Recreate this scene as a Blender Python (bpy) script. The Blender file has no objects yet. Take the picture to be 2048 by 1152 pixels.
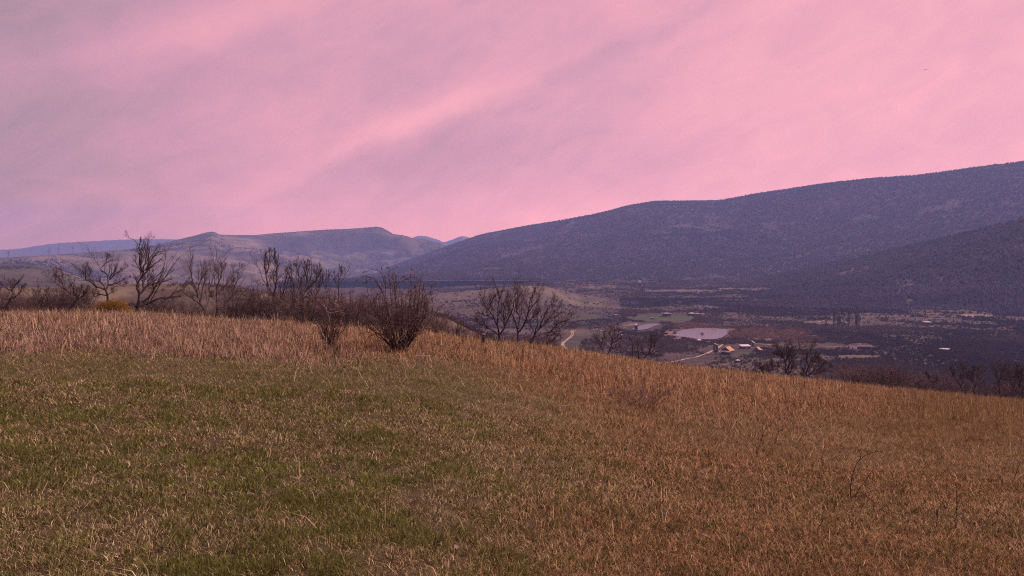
import bpy, math, random
import numpy as np

random.seed(7)
RNG = np.random.default_rng(11)
S = bpy.context.scene
COL = S.collection
W2, H2 = 1024.0, 576.0
F = 1600.0                                  # focal length in pixels of a 2048 wide frame
TH = math.atan(61.0 / F)                    # camera looks down by this much
CT, ST = math.cos(TH), math.sin(TH)
EYE = 1.6                                   # eye height; eye is the origin
R = math.radians

# ------------------------------------------------------------------ maths
def ray(px, py):
    a = (np.asarray(px, float) - W2) / F
    b = -(np.asarray(py, float) - H2) / F
    return a, CT + b * ST, -ST + b * CT

def P(px, py, d):
    x, y, z = ray(px, py)
    k = d / y
    return np.stack([x * k, y * k, z * k], -1)

def project(p):
    x, y, z = p[..., 0], p[..., 1], p[..., 2]
    f = y * CT - z * ST
    u = y * ST + z * CT
    f = np.maximum(f, 0.05)
    return W2 + F * x / f, H2 - F * u / f

def sst(e0, e1, x):
    t = np.clip((np.asarray(x, float) - e0) / (e1 - e0), 0, 1)
    return t * t * (3 - 2 * t)

def hsh(ix, iy, seed):
    h = (ix.astype(np.int64) * 374761393 + iy.astype(np.int64) * 668265263 + seed * 144269504) & 0xffffffff
    h = ((h ^ (h >> 13)) * 1274126177) & 0xffffffff
    h = h ^ (h >> 16)
    h = (h * 2246822519) & 0xffffffff
    h = h ^ (h >> 15)
    return h / 4294967295.0

def vnoise(x, y, seed=0):
    x = np.asarray(x, float); y = np.asarray(y, float)
    fx, fy = np.floor(x), np.floor(y)
    tx, ty = x - fx, y - fy
    tx = tx * tx * (3 - 2 * tx); ty = ty * ty * (3 - 2 * ty)
    a, b = hsh(fx, fy, seed), hsh(fx + 1, fy, seed)
    c, d = hsh(fx, fy + 1, seed), hsh(fx + 1, fy + 1, seed)
    return (a + (b - a) * tx) * (1 - ty) + (c + (d - c) * tx) * ty

def fbm(x, y, seed=0, octv=4):
    s, amp, tot = 0.0, 1.0, 0.0
    x = np.asarray(x, float); y = np.asarray(y, float)
    for o in range(octv):
        s = s + amp * vnoise(x, y, seed + o * 17)
        tot += amp; amp *= 0.5
        x, y = x * 2.03 + 13.7, y * 2.03 - 7.1
    return s / tot

# ------------------------------------------------------------------ ground
def sil(pts):
    px = np.array([p[0] for p in pts], float); py = np.array([p[1] for p in pts], float)
    x, y, z = ray(px, py)
    return np.arctan2(x, y), z / np.hypot(x, y)

CR = [(-300, 628, 50), (0, 631, 50), (300, 632, 50), (460, 645, 48), (560, 649, 46), (700, 661, 43), (850, 670, 43),
      (960, 686, 48), (1100, 698, 58), (1200, 713, 70), (1320, 731, 76), (1500, 750, 80), (1600, 760, 80),
      (1750, 777, 80), (1900, 792, 80), (2048, 806, 80), (2300, 830, 80)]
CPH, CSL = sil(CR)
CYT = np.array([c[2] for c in CR], float)
SPH, SSL = sil([(-300, 582), (0, 578), (100, 574), (200, 569), (300, 567), (380, 567), (450, 573), (520, 583), (600, 594),
                (700, 602), (800, 612), (900, 640), (1000, 690), (1100, 760)])
KPH, KSL = sil([(760, 604), (820, 598), (900, 590), (960, 582), (1000, 577), (1050, 572), (1090, 574), (1130, 588), (1170, 606), (1200, 622),
                (1240, 650)])
VZ = -55.0

def meadow(ph, r):
    s = -np.interp(ph, CPH, CSL)
    yt = np.interp(ph, CPH, CYT)
    b = EYE / yt ** 2
    a = s - 2 * EYE / yt
    re = np.clip((0.30 - a) / (2 * b), 60, 400)
    rc = np.minimum(r, re)
    z = -EYE - a * rc - b * rc ** 2
    return z - np.maximum(r - re, 0) * 0.30

FLAT = [(1405, 667, 85), (1285, 655, 80), (1455, 700, 40), (1490, 692, 30)]
FLATP = []
for fx, fy, fr in FLAT:
    q = np.array(ray(fx, fy)); q = q * (VZ / q[2]); FLATP.append((q[0], q[1], fr))

def valley(x, y, ph, r):
    u = np.tan(np.clip(ph, -1.2, 1.2))
    rise = 0.018 * np.maximum(r - 700, 0) * sst(-0.12, 0.1, u)
    rise = np.minimum(rise, 16)
    amp = sst(120, 500, r) * (1.0 + 1.6 * sst(650, 1100, r)) * (1 - .6 * sst(1500, 2600, r))
    for cx, cy, fr in FLATP:
        amp = amp * (1 - np.exp(-((x - cx) ** 2 + (y - cy) ** 2) / fr ** 2))
    n = (fbm(x / 70, y / 40, 3, 4) - 0.5) * 5.0 * amp
    v = VZ + rise + n
    v = v + np.maximum(np.interp(ph, SPH, SSL) * 230 - VZ, 0) * np.exp(-((r - 230) / 75) ** 2) * sst(1.4, 1.0, np.abs(ph))
    kz = np.interp(ph, KPH, KSL) * 950 - VZ - rise
    v = v + np.where((ph > KPH[0] - .06) & (ph < KPH[-1]), np.maximum(kz, 0), 0) * sst(KPH[0] - .06, KPH[0] + .05, ph) * np.exp(-((r - 950) / 110) ** 2)
    return v

def Z(x, y):
    x = np.asarray(x, float); y = np.asarray(y, float)
    r = np.hypot(x, y); ph = np.arctan2(x, y)
    m = meadow(ph, r)
    m = m + ((fbm(x / 3.1, y / 3.1, 21, 3) - .5) * .16 + (fbm(x / .5, y / .5, 5, 2) - .5) * .05) * sst(2.0, 4.5, r)
    v = valley(x, y, ph, r)
    k = 0.01 + 7 * sst(70, 150, r)
    h = np.clip(.5 + .5 * (m - v) / k, 0, 1)
    return v * (1 - h) + m * h + k * h * (1 - h)

RS = np.geomspace(2.5, 3500, 1400)
def G(px, py, dmin=2.5):
    """the point of the ground that the ray of a pixel meets"""
    x, y, z = ray(px, py)
    hr = math.hypot(x, y)
    t = RS / hr
    zz = Z(x * t, y * t)
    hit = np.nonzero((z * t < zz) & (RS >= dmin))[0]
    i = hit[0] if len(hit) else len(RS) - 1
    return np.array([x * t[i], y * t[i], zz[i]])

def at(px, d):
    """the ground at depth d on the column of a pixel"""
    x = (px - W2) / F * d
    return np.array([x, d, float(Z(x, d))])

# ------------------------------------------------------------------ mesh and object helpers
def mesh_np(name, verts, faces, col=None, smooth=False):
    """faces: list of int arrays (N,k)"""
    me = bpy.data.meshes.new(name)
    verts = np.ascontiguousarray(verts, np.float32)
    me.vertices.add(len(verts)); me.vertices.foreach_set('co', verts.ravel())
    loops, starts, n = [], [], 0
    for f in faces:
        if len(f) == 0: continue
        k = f.shape[1]
        loops.append(f.ravel()); starts.append(n + np.arange(len(f)) * k); n += f.size
    loops = np.concatenate(loops).astype(np.int32); starts = np.concatenate(starts).astype(np.int32)
    me.loops.add(len(loops)); me.loops.foreach_set('vertex_index', loops)
    me.polygons.add(len(starts)); me.polygons.foreach_set('loop_start', starts)
    if smooth: me.polygons.foreach_set('use_smooth', np.ones(len(starts), bool))
    me.update(calc_edges=True)
    if col is not None:
        a = me.attributes.new('Col', 'FLOAT_COLOR', 'POINT')
        c = np.ones((len(verts), 4), np.float32); c[:, :3] = col
        a.data.foreach_set('color', c.ravel())
    return me

def link(name, me, mat=None, parent=None, loc=None):
    o = bpy.data.objects.new(name, me); COL.objects.link(o)
    if mat is not None: me.materials.append(mat)
    if parent is not None: o.parent = parent
    if loc is not None: o.location = loc
    return o

def tag(o, label=None, cat=None, group=None, kind=None):
    if label: o['label'] = label
    if cat: o['category'] = cat
    if group: o['group'] = group
    if kind: o['kind'] = kind
    return o

def empty(name, loc, label, cat, group=None, rz=0.0):
    o = bpy.data.objects.new(name, None); COL.objects.link(o)
    o.location = loc; o.rotation_euler = (0, 0, rz); o.empty_display_size = .3
    return tag(o, label, cat, group)

def copy_tree(o, parent=None):
    c = o.copy(); COL.objects.link(c); c.parent = parent
    for ch in list(o.children): copy_tree(ch, c)
    return c

class MB:
    """boxes, prisms and bars into one mesh"""
    def __init__(s): s.v, s.f = [], []
    def poly(s, vs, fs):
        n = len(s.v); s.v += [tuple(map(float, v)) for v in vs]; s.f += [tuple(i + n for i in f) for f in fs]
    def box(s, x0, x1, y0, y1, z0, z1):
        s.poly([(x0, y0, z0), (x1, y0, z0), (x1, y1, z0), (x0, y1, z0), (x0, y0, z1), (x1, y0, z1), (x1, y1, z1), (x0, y1, z1)],
               [(0, 3, 2, 1), (4, 5, 6, 7), (0, 1, 5, 4), (1, 2, 6, 5), (2, 3, 7, 6), (3, 0, 4, 7)])
    def bar(s, a, b, r, k=5, r2=None):
        a = np.array(a, float); b = np.array(b, float); r2 = r if r2 is None else r2
        t = (b - a) / np.linalg.norm(b - a)
        q = np.cross(t, (0, 0, 1) if abs(t[2]) < .9 else (1, 0, 0)); q /= np.linalg.norm(q); w = np.cross(t, q)
        vs = []
        for c, rr in ((a, r), (b, r2)):
            for i in range(k):
                an = 2 * math.pi * i / k
                vs.append(c + rr * (math.cos(an) * q + math.sin(an) * w))
        s.poly(vs, [(i, (i + 1) % k, k + (i + 1) % k, k + i) for i in range(k)] + [tuple(range(k))[::-1], tuple(range(k, 2 * k))])
    def slab(s, pts, t):
        """a sheet through pts (counter-clockwise from above) with thickness t"""
        n = len(pts); top = [tuple(p) for p in pts]; bot = [(p[0], p[1], p[2] - t) for p in pts]
        s.poly(top + bot, [tuple(range(n)), tuple(range(2 * n - 1, n - 1, -1))] + [(i, n + i, n + (i + 1) % n, (i + 1) % n) for i in range(n)])
    def build(s, name, mat, parent=None, loc=None):
        me = bpy.data.meshes.new(name); me.from_pydata(s.v, [], s.f); me.update()
        return link(name, me, mat, parent, loc)

# ------------------------------------------------------------------ materials
def new_mat(name):
    m = bpy.data.materials.new(name); m.use_nodes = True
    nt = m.node_tree; nt.nodes.clear()
    return m, nt, nt.nodes.new('ShaderNodeOutputMaterial')

def nd(nt, t, **kw):
    n = nt.nodes.new(t)
    for k, v in kw.items(): setattr(n, k, v)
    return n

def noise_col(nt, col_socket, scale, lo, hi, detail=4, coord=None, dist=0.0):
    """multiplies a colour by noise between lo and hi"""
    tx = nd(nt, 'ShaderNodeTexNoise'); tx.inputs['Scale'].default_value = scale; tx.inputs['Detail'].default_value = detail
    tx.inputs['Distortion'].default_value = dist
    if coord is not None: nt.links.new(coord, tx.inputs['Vector'])
    mr = nd(nt, 'ShaderNodeMapRange'); mr.inputs['From Min'].default_value = .3; mr.inputs['From Max'].default_value = .7
    mr.inputs['To Min'].default_value = lo; mr.inputs['To Max'].default_value = hi
    nt.links.new(tx.outputs['Fac'], mr.inputs['Value'])
    mx = nd(nt, 'ShaderNodeVectorMath', operation='SCALE')
    nt.links.new(col_socket, mx.inputs[0]); nt.links.new(mr.outputs['Result'], mx.inputs['Scale'])
    return mx.outputs[0]

def mat_plain(name, col, rough=.85, scale=3.0, lo=.75, hi=1.25, bump=0.0, bscale=20.0, spec=.25):
    m, nt, out = new_mat(name)
    rgb = nd(nt, 'ShaderNodeRGB'); rgb.outputs[0].default_value = (*col, 1)
    tc = nd(nt, 'ShaderNodeTexCoord')
    c = noise_col(nt, rgb.outputs[0], scale, lo, hi, 5, tc.outputs['Object'])
    b = nd(nt, 'ShaderNodeBsdfPrincipled'); b.inputs['Roughness'].default_value = rough
    b.inputs['Specular IOR Level'].default_value = spec
    nt.links.new(c, b.inputs['Base Color'])
    if bump:
        tx = nd(nt, 'ShaderNodeTexNoise'); tx.inputs['Scale'].default_value = bscale; tx.inputs['Detail'].default_value = 6
        nt.links.new(tc.outputs['Object'], tx.inputs['Vector'])
        bp = nd(nt, 'ShaderNodeBump'); bp.inputs['Strength'].default_value = bump; bp.inputs['Distance'].default_value = .05
        nt.links.new(tx.outputs['Fac'], bp.inputs['Height']); nt.links.new(bp.outputs[0], b.inputs['Normal'])
    nt.links.new(b.outputs[0], out.inputs[0])
    return m

def mat_attr(name, scale=1.0, lo=.7, hi=1.3, transl=0.0, rough=.9, scale2=None, lo2=.8, hi2=1.2):
    """colour from the mesh's own Col attribute, varied by noise"""
    m, nt, out = new_mat(name)
    at_ = nd(nt, 'ShaderNodeAttribute', attribute_name='Col')
    geo = nd(nt, 'ShaderNodeNewGeometry')
    c = noise_col(nt, at_.outputs['Color'], scale, lo, hi, 6, geo.outputs['Position'])
    if scale2: c = noise_col(nt, c, scale2, lo2, hi2, 5, geo.outputs['Position'])
    if transl:
        d = nd(nt, 'ShaderNodeBsdfDiffuse'); t = nd(nt, 'ShaderNodeBsdfTranslucent'); mx = nd(nt, 'ShaderNodeMixShader')
        mx.inputs[0].default_value = transl
        nt.links.new(c, d.inputs[0]); nt.links.new(c, t.inputs[0])
        nt.links.new(d.outputs[0], mx.inputs[1]); nt.links.new(t.outputs[0], mx.inputs[2]); nt.links.new(mx.outputs[0], out.inputs[0])
    else:
        b = nd(nt, 'ShaderNodeBsdfPrincipled'); b.inputs['Roughness'].default_value = rough
        b.inputs['Specular IOR Level'].default_value = .1
        nt.links.new(c, b.inputs['Base Color']); nt.links.new(b.outputs[0], out.inputs[0])
    return m

M_GROUND = mat_attr('ground_earth', 5.0, .75, 1.25, 0, .95, .09, .8, 1.2)
M_HILL = mat_attr('hillside', .02, .75, 1.25, 0, .95, .15, .75, 1.25)
M_GRASS = mat_attr('grass_blades', 1.2, .8, 1.2, .35)
M_SCRUB = mat_attr('scrub_twigs', .05, .8, 1.2, .2)
M_FOREST = mat_attr('forest_twigs', .008, .8, 1.2, .5)
M_BARK = mat_plain('dark_bark', (.052, .038, .036), .9, 6, .6, 1.4)
M_TWIG = mat_plain('brown_twigs', (.092, .061, .055), .9, 4, .7, 1.3)
M_REDTWIG = mat_plain('reddish_twigs', (.165, .105, .092), .9, 4, .6, 1.5)
M_PALETWIG = mat_plain('pale_dead_twigs', (.27, .185, .165), .9, 6, .6, 1.2)
M_WHITE = mat_plain('white_paint', (.62, .56, .54), .6, 2, .85, 1.1)
M_ORANGE = mat_plain('orange_roof', (.50, .23, .13), .8, 2.5, .8, 1.15)
M_GREY_SHADEROOF = mat_plain('grey_or_shaded_roof', (.24, .20, .21), .8, 2, .8, 1.2)  # truly grey roofs, and the painted shade on slopes of orange roofs
M_PALEROOF = mat_plain('weathered_pale_roof', (.42, .30, .28), .8, 2, .75, 1.2)
M_WOOD = mat_plain('dark_wood', (.055, .040, .036), .9, 3, .7, 1.3)
M_GREENWOOD = mat_plain('dark_green_boards', (.025, .045, .040), .8, 3, .7, 1.3)
M_WALL = mat_plain('plaster_wall', (.36, .27, .25), .9, 2, .7, 1.2)
M_GLASS = mat_plain('dark_window_glass', (.02, .02, .025), .1, 2, .9, 1.1, spec=.5)
M_STEEL = mat_plain('grey_steel', (.10, .10, .12), .6, 2, .8, 1.2)
M_TRACK = mat_plain('bare_earth_track', (.42, .295, .19), .95, .25, .6, 1.25)
M_FADED = mat_plain('faded_track', (.20, .145, .11), .95, .05, .5, 1.3)
M_LOG = mat_plain('pale_wood', (.42, .31, .25), .9, 12, .7, 1.2)
M_BIRD = mat_plain('dark_feathers', (.02, .018, .02), .8, 8, .8, 1.2)
M_YELLOW = mat_attr('yellow_leaves', 2.0, .7, 1.3, .35)
M_BLOSSOM = mat_attr('pale_blossom', .8, .7, 1.2, .3)

# water
def water_mat():
    m, nt, out = new_mat('pond_water')
    b = nd(nt, 'ShaderNodeBsdfPrincipled'); b.inputs['Base Color'].default_value = (.28, .215, .215, 1)
    b.inputs['Roughness'].default_value = .12; b.inputs['IOR'].default_value = 1.33
    geo = nd(nt, 'ShaderNodeNewGeometry')
    tx = nd(nt, 'ShaderNodeTexNoise'); tx.inputs['Scale'].default_value = .9; tx.inputs['Detail'].default_value = 4
    nt.links.new(geo.outputs['Position'], tx.inputs['Vector'])
    bp = nd(nt, 'ShaderNodeBump'); bp.inputs['Strength'].default_value = .12; bp.inputs['Distance'].default_value = .05
    nt.links.new(tx.outputs['Fac'], bp.inputs['Height']); nt.links.new(bp.outputs[0], b.inputs['Normal'])
    nt.links.new(b.outputs[0], out.inputs[0])
    return m
M_WATER = water_mat()

# ------------------------------------------------------------------ where the grass is tall, green, dry (in the meadow's own ground plan)
def meadow_masks(x, y, z):
    px, py = project(np.stack([x, y, z], -1))
    n1 = fbm(x / 1.3, y / 1.3, 41, 4); n2 = fbm(x / 5.0, y / 4.0, 77, 4); n3 = fbm(x / .45, y / .45, 91, 3)
    edge = np.interp(px, [-300, 0, 300, 600, 800, 950, 1100, 1300, 1500, 1800, 2048], [698, 700, 704, 714, 720, 730, 770, 800, 815, 835, 850])
    tall = sst(34, -26, py - edge + (n2 - .5) * 120 + (n1 - .5) * 60)
    n4 = fbm(x / .22, y / .22, 95, 2)
    green = sst(1500, 700, px + (n2 - .5) * 900) * .72 + .28
    green = green * sst(-40, 50, py - edge) * (.22 + .62 * sst(.44, .66, n1 * .30 + n3 * .45 + n4 * .25 + .03 + .05 * sst(900, 1080, py))) * (1 - .92 * tall)
    low = sst(870, 960, py)
    path = np.exp(-((py - (1015 - .02 * px + 40 * (n2 - .5))) / 60) ** 2) * sst(520, 150, px)
    green = green * (1 - .6 * path)
    red = sst(850, 1300, px + (n2 - .5) * 300)
    olive = sst(1600, 1900, px) * sst(930, 850, py)
    return px, py, tall, np.clip(green, 0, 1), red, olive, n1, n2, path

def meadow_ground_col(x, y, z):
    px, py, tall, green, red, olive, n1, n2, path = meadow_masks(x, y, z)
    c = np.array([.078, .054, .031])[None] * np.ones((x.size, 1))
    c = c + .6 * red[:, None] * np.array([.035, .004, -.006])
    c = c * (1 - green[:, None] * .75) + green[:, None] * .75 * np.array([.070, .068, .026])
    c = c * (1 - .5 * olive[:, None]) + .5 * olive[:, None] * np.array([.105, .070, .030])
    return c

# colours of valley patches: (cx, cy, rx, ry, colour, strength)
GREENF = (.070, .075, .032); TANF = (.21, .135, .105); REEDF = (.175, .095, .062); BRUSHF = (.085, .058, .056)
PATCH = [(1560, 738, 170, 26, (.105, .078, .050), .8), (1330, 636, 66, 6, (.070, .078, .030), .75), (1165, 634, 40, 6, GREENF, .7), (1400, 640, 40, 6, GREENF, .3),
         (1490, 714, 60, 9, GREENF, .5), (1440, 690, 60, 8, GREENF, .3), (1180, 668, 50, 7, GREENF, .5), (1150, 693, 40, 12, GREENF, .45),
         (1715, 714, 45, 4.5, (.085, .09, .03), .7), (1600, 703, 70, 8, GREENF, .4), (1380, 700, 60, 12, BRUSHF, .5),
         (1540, 668, 85, 11, REEDF, 1.0), (1590, 678, 60, 7, TANF, .5), (1370, 652, 45, 7, REEDF, .9), (1340, 670, 35, 8, (.24, .14, .09), .8), (1470, 662, 16, 8, REEDF, .8),
         (1175, 572, 70, 5, TANF, .6), (1360, 582, 90, 5, TANF, .55), (1500, 578, 80, 3, TANF, .6), (1560, 590, 60, 2.5, TANF, .5), (1430, 612, 60, 3, TANF, .5),
         (1520, 605, 25, 6, TANF, .3), (1650, 645, 55, 4, TANF, .55), (1590, 601, 50, 4, TANF, .4), (1640, 608, 60, 4, TANF, .35),
         (1760, 618, 70, 7, TANF, .4), (1900, 590, 40, 8, TANF, .45), (1990, 618, 45, 2.5, (.42, .28, .22), .9), (1945, 631, 40, 2.5, (.42, .28, .22), .8),
         (2005, 668, 25, 2.2, (.42, .28, .22), .7), (2010, 590, 60, 5, TANF, .4), (1810, 590, 70, 3, TANF, .4), (1690, 712, 110, 3, TANF, .5),
         (1820, 720, 120, 4, TANF, .3), (1800, 600, 40, 3, TANF, .5), (1780, 572, 60, 3, (.12, .12, .06), .4), (2040, 650, 40, 20, (.16, .08, .06), .7)]

def valley_col(x, y, z):
    px, py = project(np.stack([x, y, z], -1))
    r = np.hypot(x, y); ph = np.arctan2(x, y)
    n = fbm(x / 45, y / 60, 61, 5); m = fbm(x / 16, y / 16, 62, 3)
    c = np.array([.066, .044, .036])[None] * np.ones((x.size, 1))
    w = (sst(.56, .68, n) * (1 - .8 * sst(1050, 1250, r)))[:, None]
    c = c * (1 - w * .7) + w * .7 * np.array([.115, .077, .058])
    # the grassy knoll and the spur
    k = (np.exp(-((r - 930) / 120) ** 2) * sst(KPH[0] - .05, KPH[0] + .02, ph) * sst(KPH[-1] - .005, KPH[-1] - .03, ph))[:, None]
    kn = sst(.35, .7, fbm(x / 22, y / 50, 8, 4))[:, None]
    c = c * (1 - k) + k * (np.array([.150, .108, .074]) * (1 - kn) + np.array([.098, .080, .050]) * kn)
    s = (np.exp(-((r - 215) / 95) ** 2) * sst(.02, -.14, ph))[:, None]
    sn = sst(.42, .56, fbm(x / 6, y / 14, 9, 5))[:, None]
    c = c * (1 - s) + s * (np.array([.150, .112, .078]) * (1 - sn) + np.array([.085, .058, .048]) * sn)
    for cx, cy, rx, ry, cc, st in PATCH:
        d = ((px - cx) / rx) ** 2 + ((py - cy) / ry) ** 2 + (m - .5) * 1.6 + (n - .5)
        wv = (sst(1.25, .6, d) * st * (r > 180))[:, None]
        c = c * (1 - wv) + wv * np.array(cc)
    c = c * (.75 + .5 * m)[:, None]
    return c

def build_ground():
    d = R(1)
    ph = np.concatenate([np.linspace(-180, -42, 70)[:-1], np.linspace(-42, 42, 760), np.linspace(42, 180, 70)[1:]]) * d
    r = np.concatenate([np.geomspace(.5, 60, 170)[:-1], np.geomspace(60, 1700, 330)[:-1], np.geomspace(1700, 7500, 26)])
    PHI, RR = np.meshgrid(ph, r)
    X, Y = RR * np.sin(PHI), RR * np.cos(PHI)
    ZZ = Z(X, Y)
    ZZ = np.where(RR > 3000, VZ, ZZ)
    v = np.stack([X, Y, ZZ], -1).reshape(-1, 3)
    nr, nc = PHI.shape
    i = (np.arange(nr - 1)[:, None] * nc + np.arange(nc - 1)[None]).ravel()
    f = np.stack([i, i + 1, i + nc + 1, i + nc], -1)
    x, y, z = v.T
    cm = meadow_ground_col(x, y, z); cv = valley_col(x, y, z)
    w = sst(75, 120, np.hypot(x, y))[:, None]
    col = cm * (1 - w) + cv * w
    n0 = len(v)
    v = np.vstack([v, [[0, 0, float(ZZ[0].mean())]]]); col = np.vstack([col, col[:1]])
    fan = np.stack([np.full(nc - 1, n0), np.arange(1, nc), np.arange(nc - 1)], -1)
    o = link('ground', mesh_np('ground', v, [f, fan], col, True), M_GROUND)
    tag(o, kind='structure')
build_ground()

# ------------------------------------------------------------------ hills
def hill(name, ridge, base_r, base_z, back, prof, amp, nscale, colf, nc=360, nf=70, nb=14, seed=1, tip=.10, sm=2):
    px = np.array([p[0] for p in ridge], float); py = np.array([p[1] for p in ridge], float); d = np.array([p[2] for p in ridge], float)
    x, y, z = ray(px, py); ph = np.arctan2(x, y); sl = z / np.hypot(x, y)
    pc = np.linspace(ph[0], ph[-1], nc)
    slope = np.interp(pc, ph, sl); rr = np.interp(pc, ph, d)
    ker = np.ones(2 * sm + 1) / (2 * sm + 1)
    slope = np.convolve(np.pad(slope, sm, 'edge'), ker, 'valid'); rr = np.convolve(np.pad(rr, 20, 'edge'), np.ones(41) / 41, 'valid')
    rz = slope * rr
    br = np.full(nc, base_r, float) if np.isscalar(base_r) else np.interp(pc, ph, base_r)
    s = np.linspace(0, 1, nf)[:, None]
    rad = br + s * (rr - br)
    zz = base_z + (rz - base_z) * prof(s, pc[None])
    sb = np.linspace(0, 1, nb + 1)[1:, None]
    radb = rr + sb * back
    zb = rz + (base_z - rz) * sst(0, 1, sb)
    rad = np.vstack([rad, radb]); zz = np.vstack([zz, zb])
    X, Y = rad * np.sin(pc), rad * np.cos(pc)
    sA = np.vstack([s, np.ones((nb, 1)) * .95])
    env = np.sin(np.pi * np.clip(sA, 0, 1)) ** .7
    gul = np.abs(fbm(X / nscale, Y / nscale, seed, 5) - .5) * 2
    zz = zz + (gul - .35) * amp * env
    tips = (fbm(pc * 900, pc * 0, seed + 5, 3) - .5) * amp * tip
    zz[nf - 1] += tips
    v = np.stack([X, Y, zz], -1)
    nr = nf + nb
    i = (np.arange(nr - 1)[:, None] * nc + np.arange(nc - 1)[None]).ravel()
    f = np.stack([i, i + 1, i + nc + 1, i + nc], -1)
    vv = v.reshape(-1, 3)
    col = colf(vv[:, 0], vv[:, 1], vv[:, 2], np.broadcast_to(sA, zz.shape).ravel(), np.broadcast_to(pc[None], zz.shape).ravel(), gul.ravel())
    o = link(name, mesh_np(name, vv, [f], col, True), M_HILL)
    tag(o, kind='structure')
    return v, nf

def mixc(a, b, w):
    w = np.asarray(w)[:, None]
    return np.array(a) * (1 - w) + np.array(b) * w

MOUNT = [(560, 640, 3300), (640, 588, 3200), (690, 563, 3150), (760, 541, 3100), (830, 516, 3000), (900, 491, 2950), (960, 471, 2900), (1020, 459, 2850), (1070, 450, 2800),
         (1130, 440, 2750), (1200, 427, 2700), (1260, 412, 2650), (1310, 404, 2600), (1380, 404, 2600), (1440, 402, 2550), (1500, 390, 2500), (1560, 381, 2500),
         (1640, 369, 2450), (1740, 358, 2400), (1830, 352, 2400), (1900, 343, 2350), (1980, 332, 2300), (2048, 324, 2300), (2300, 300, 2250), (2900, 285, 2200)]
def col_mount(x, y, z, s, p, g):
    n = fbm(x / 160, y / 160, 31, 5)
    c = mixc((.060, .046, .060), (.080, .058, .066), sst(.35, .65, n))
    t = sst(.66, .72, fbm(x / 60, y / 90, 33, 4)) * sst(.2, .05, s)
    return c
mount, mount_nf = hill('forested_mountain', MOUNT, 1450, VZ + 13, 900, lambda s, p: .45 * s + .55 * s * s * (3 - 2 * s), 40, 420, col_mount, 420, 90, seed=4)

SPURR = [(1380, 600, 1350), (1430, 577, 1400), (1500, 563, 1450), (1560, 550, 1450), (1640, 532, 1430), (1720, 515, 1400), (1800, 497, 1400), (1900, 474, 1350), (1980, 455, 1300),
         (2048, 438, 1300), (2200, 405, 1280), (2500, 375, 1250), (2900, 360, 1250)]
def col_spur(x, y, z, s, p, g):
    n = fbm(x / 70, y / 70, 36, 5)
    c = mixc((.060, .044, .048), (.105, .068, .062), sst(.38, .62, n))
    t = sst(.66, .74, fbm(x / 50, y / 30, 38, 4)) * sst(.5, .2, s)
    c = c * (1 - .7 * t[:, None]) + .7 * t[:, None] * np.array([.14, .095, .08])
    f = (sst(.4, .1, s) * .7)[:, None]
    return c * (1 - f) + f * valley_col(x, y, z) * .7
spur, spur_nf = hill('wooded_foothill', SPURR, 860, VZ + 1.5, 500, lambda s, p: .35 * s + .35 * s * s + .30 * s * s * (3 - 2 * s), 14, 120, col_spur, 260, 60, seed=14)

MESA = [(-500, 528, 2400), (-200, 521, 2600), (0, 516, 2800), (100, 510, 3000), (200, 503, 3300), (270, 497, 3500), (330, 485, 3800), (365, 477, 3950), (390, 471, 4000), (412, 465, 4050),
        (424, 463, 4080), (432, 465, 4100), (440, 469, 4100), (470, 470, 4200), (510, 470, 4300), (540, 467, 4400), (580, 464, 4400), (650, 459, 4450), (700, 457, 4450), (755, 453, 4500),
        (764, 455, 4500), (775, 461, 4500), (787, 468, 4480), (805, 470, 4450), (822, 475, 4400), (832, 479, 4400), (850, 478, 4400), (866, 483, 4400), (882, 487, 4400), (900, 496, 4400), (940, 512, 4400), (1000, 535, 4400)]
MESA = [(a, b, d * .75) for a, b, d in MESA]
MESA_BASE = np.interp([m[0] for m in MESA], [520, 720], [1500, 2950])
def prof_mesa(s, p):
    flat = sst(.05, -.15, np.abs(p + .21) - .12)
    a = s ** 1.15
    b = np.where(s < .75, .52 * (s / .75) ** 1.1, .52 + .48 * sst(.70, 1.02, s) ** .8)
    return a * (1 - flat) + b * flat
def col_mesa(x, y, z, s, p, g):
    px = W2 + F * np.tan(p)
    n = fbm(x / 260, y / 120, 51, 5); n2 = fbm(x / 90, y / 200, 52, 4); n3 = fbm(px / 14, s * 26, 53, 4)
    c = mixc((.20, .138, .105), (.125, .098, .070), sst(.35, .7, n2))
    band = sst(.60, .70, s + (n3 - .5) * .25) * sst(.93, .87, s + (n3 - .5) * .06) * sst(500, 560, px) * sst(800, 782, px - (s - .8) * 120)
    wood = np.maximum(sst(.54, .68, n - .03) * .8, band * .9)
    wood = np.maximum(wood, sst(.55, .62, fbm(px / 40, s * 30, 58, 4)) * sst(.62, .3, s) * .55)
    c = c * (1 - .9 * wood[:, None]) + .9 * wood[:, None] * np.array([.032, .032, .042])
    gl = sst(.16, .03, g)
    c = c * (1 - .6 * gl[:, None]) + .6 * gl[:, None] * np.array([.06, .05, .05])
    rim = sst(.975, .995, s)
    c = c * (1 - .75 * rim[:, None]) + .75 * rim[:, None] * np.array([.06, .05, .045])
    return c
mesa, mesa_nf = hill('flat_topped_hill', MESA, MESA_BASE, VZ - 1, 1500, prof_mesa, 62, 330, col_mesa, 1100, 110, seed=44, tip=.025, sm=1)

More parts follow.
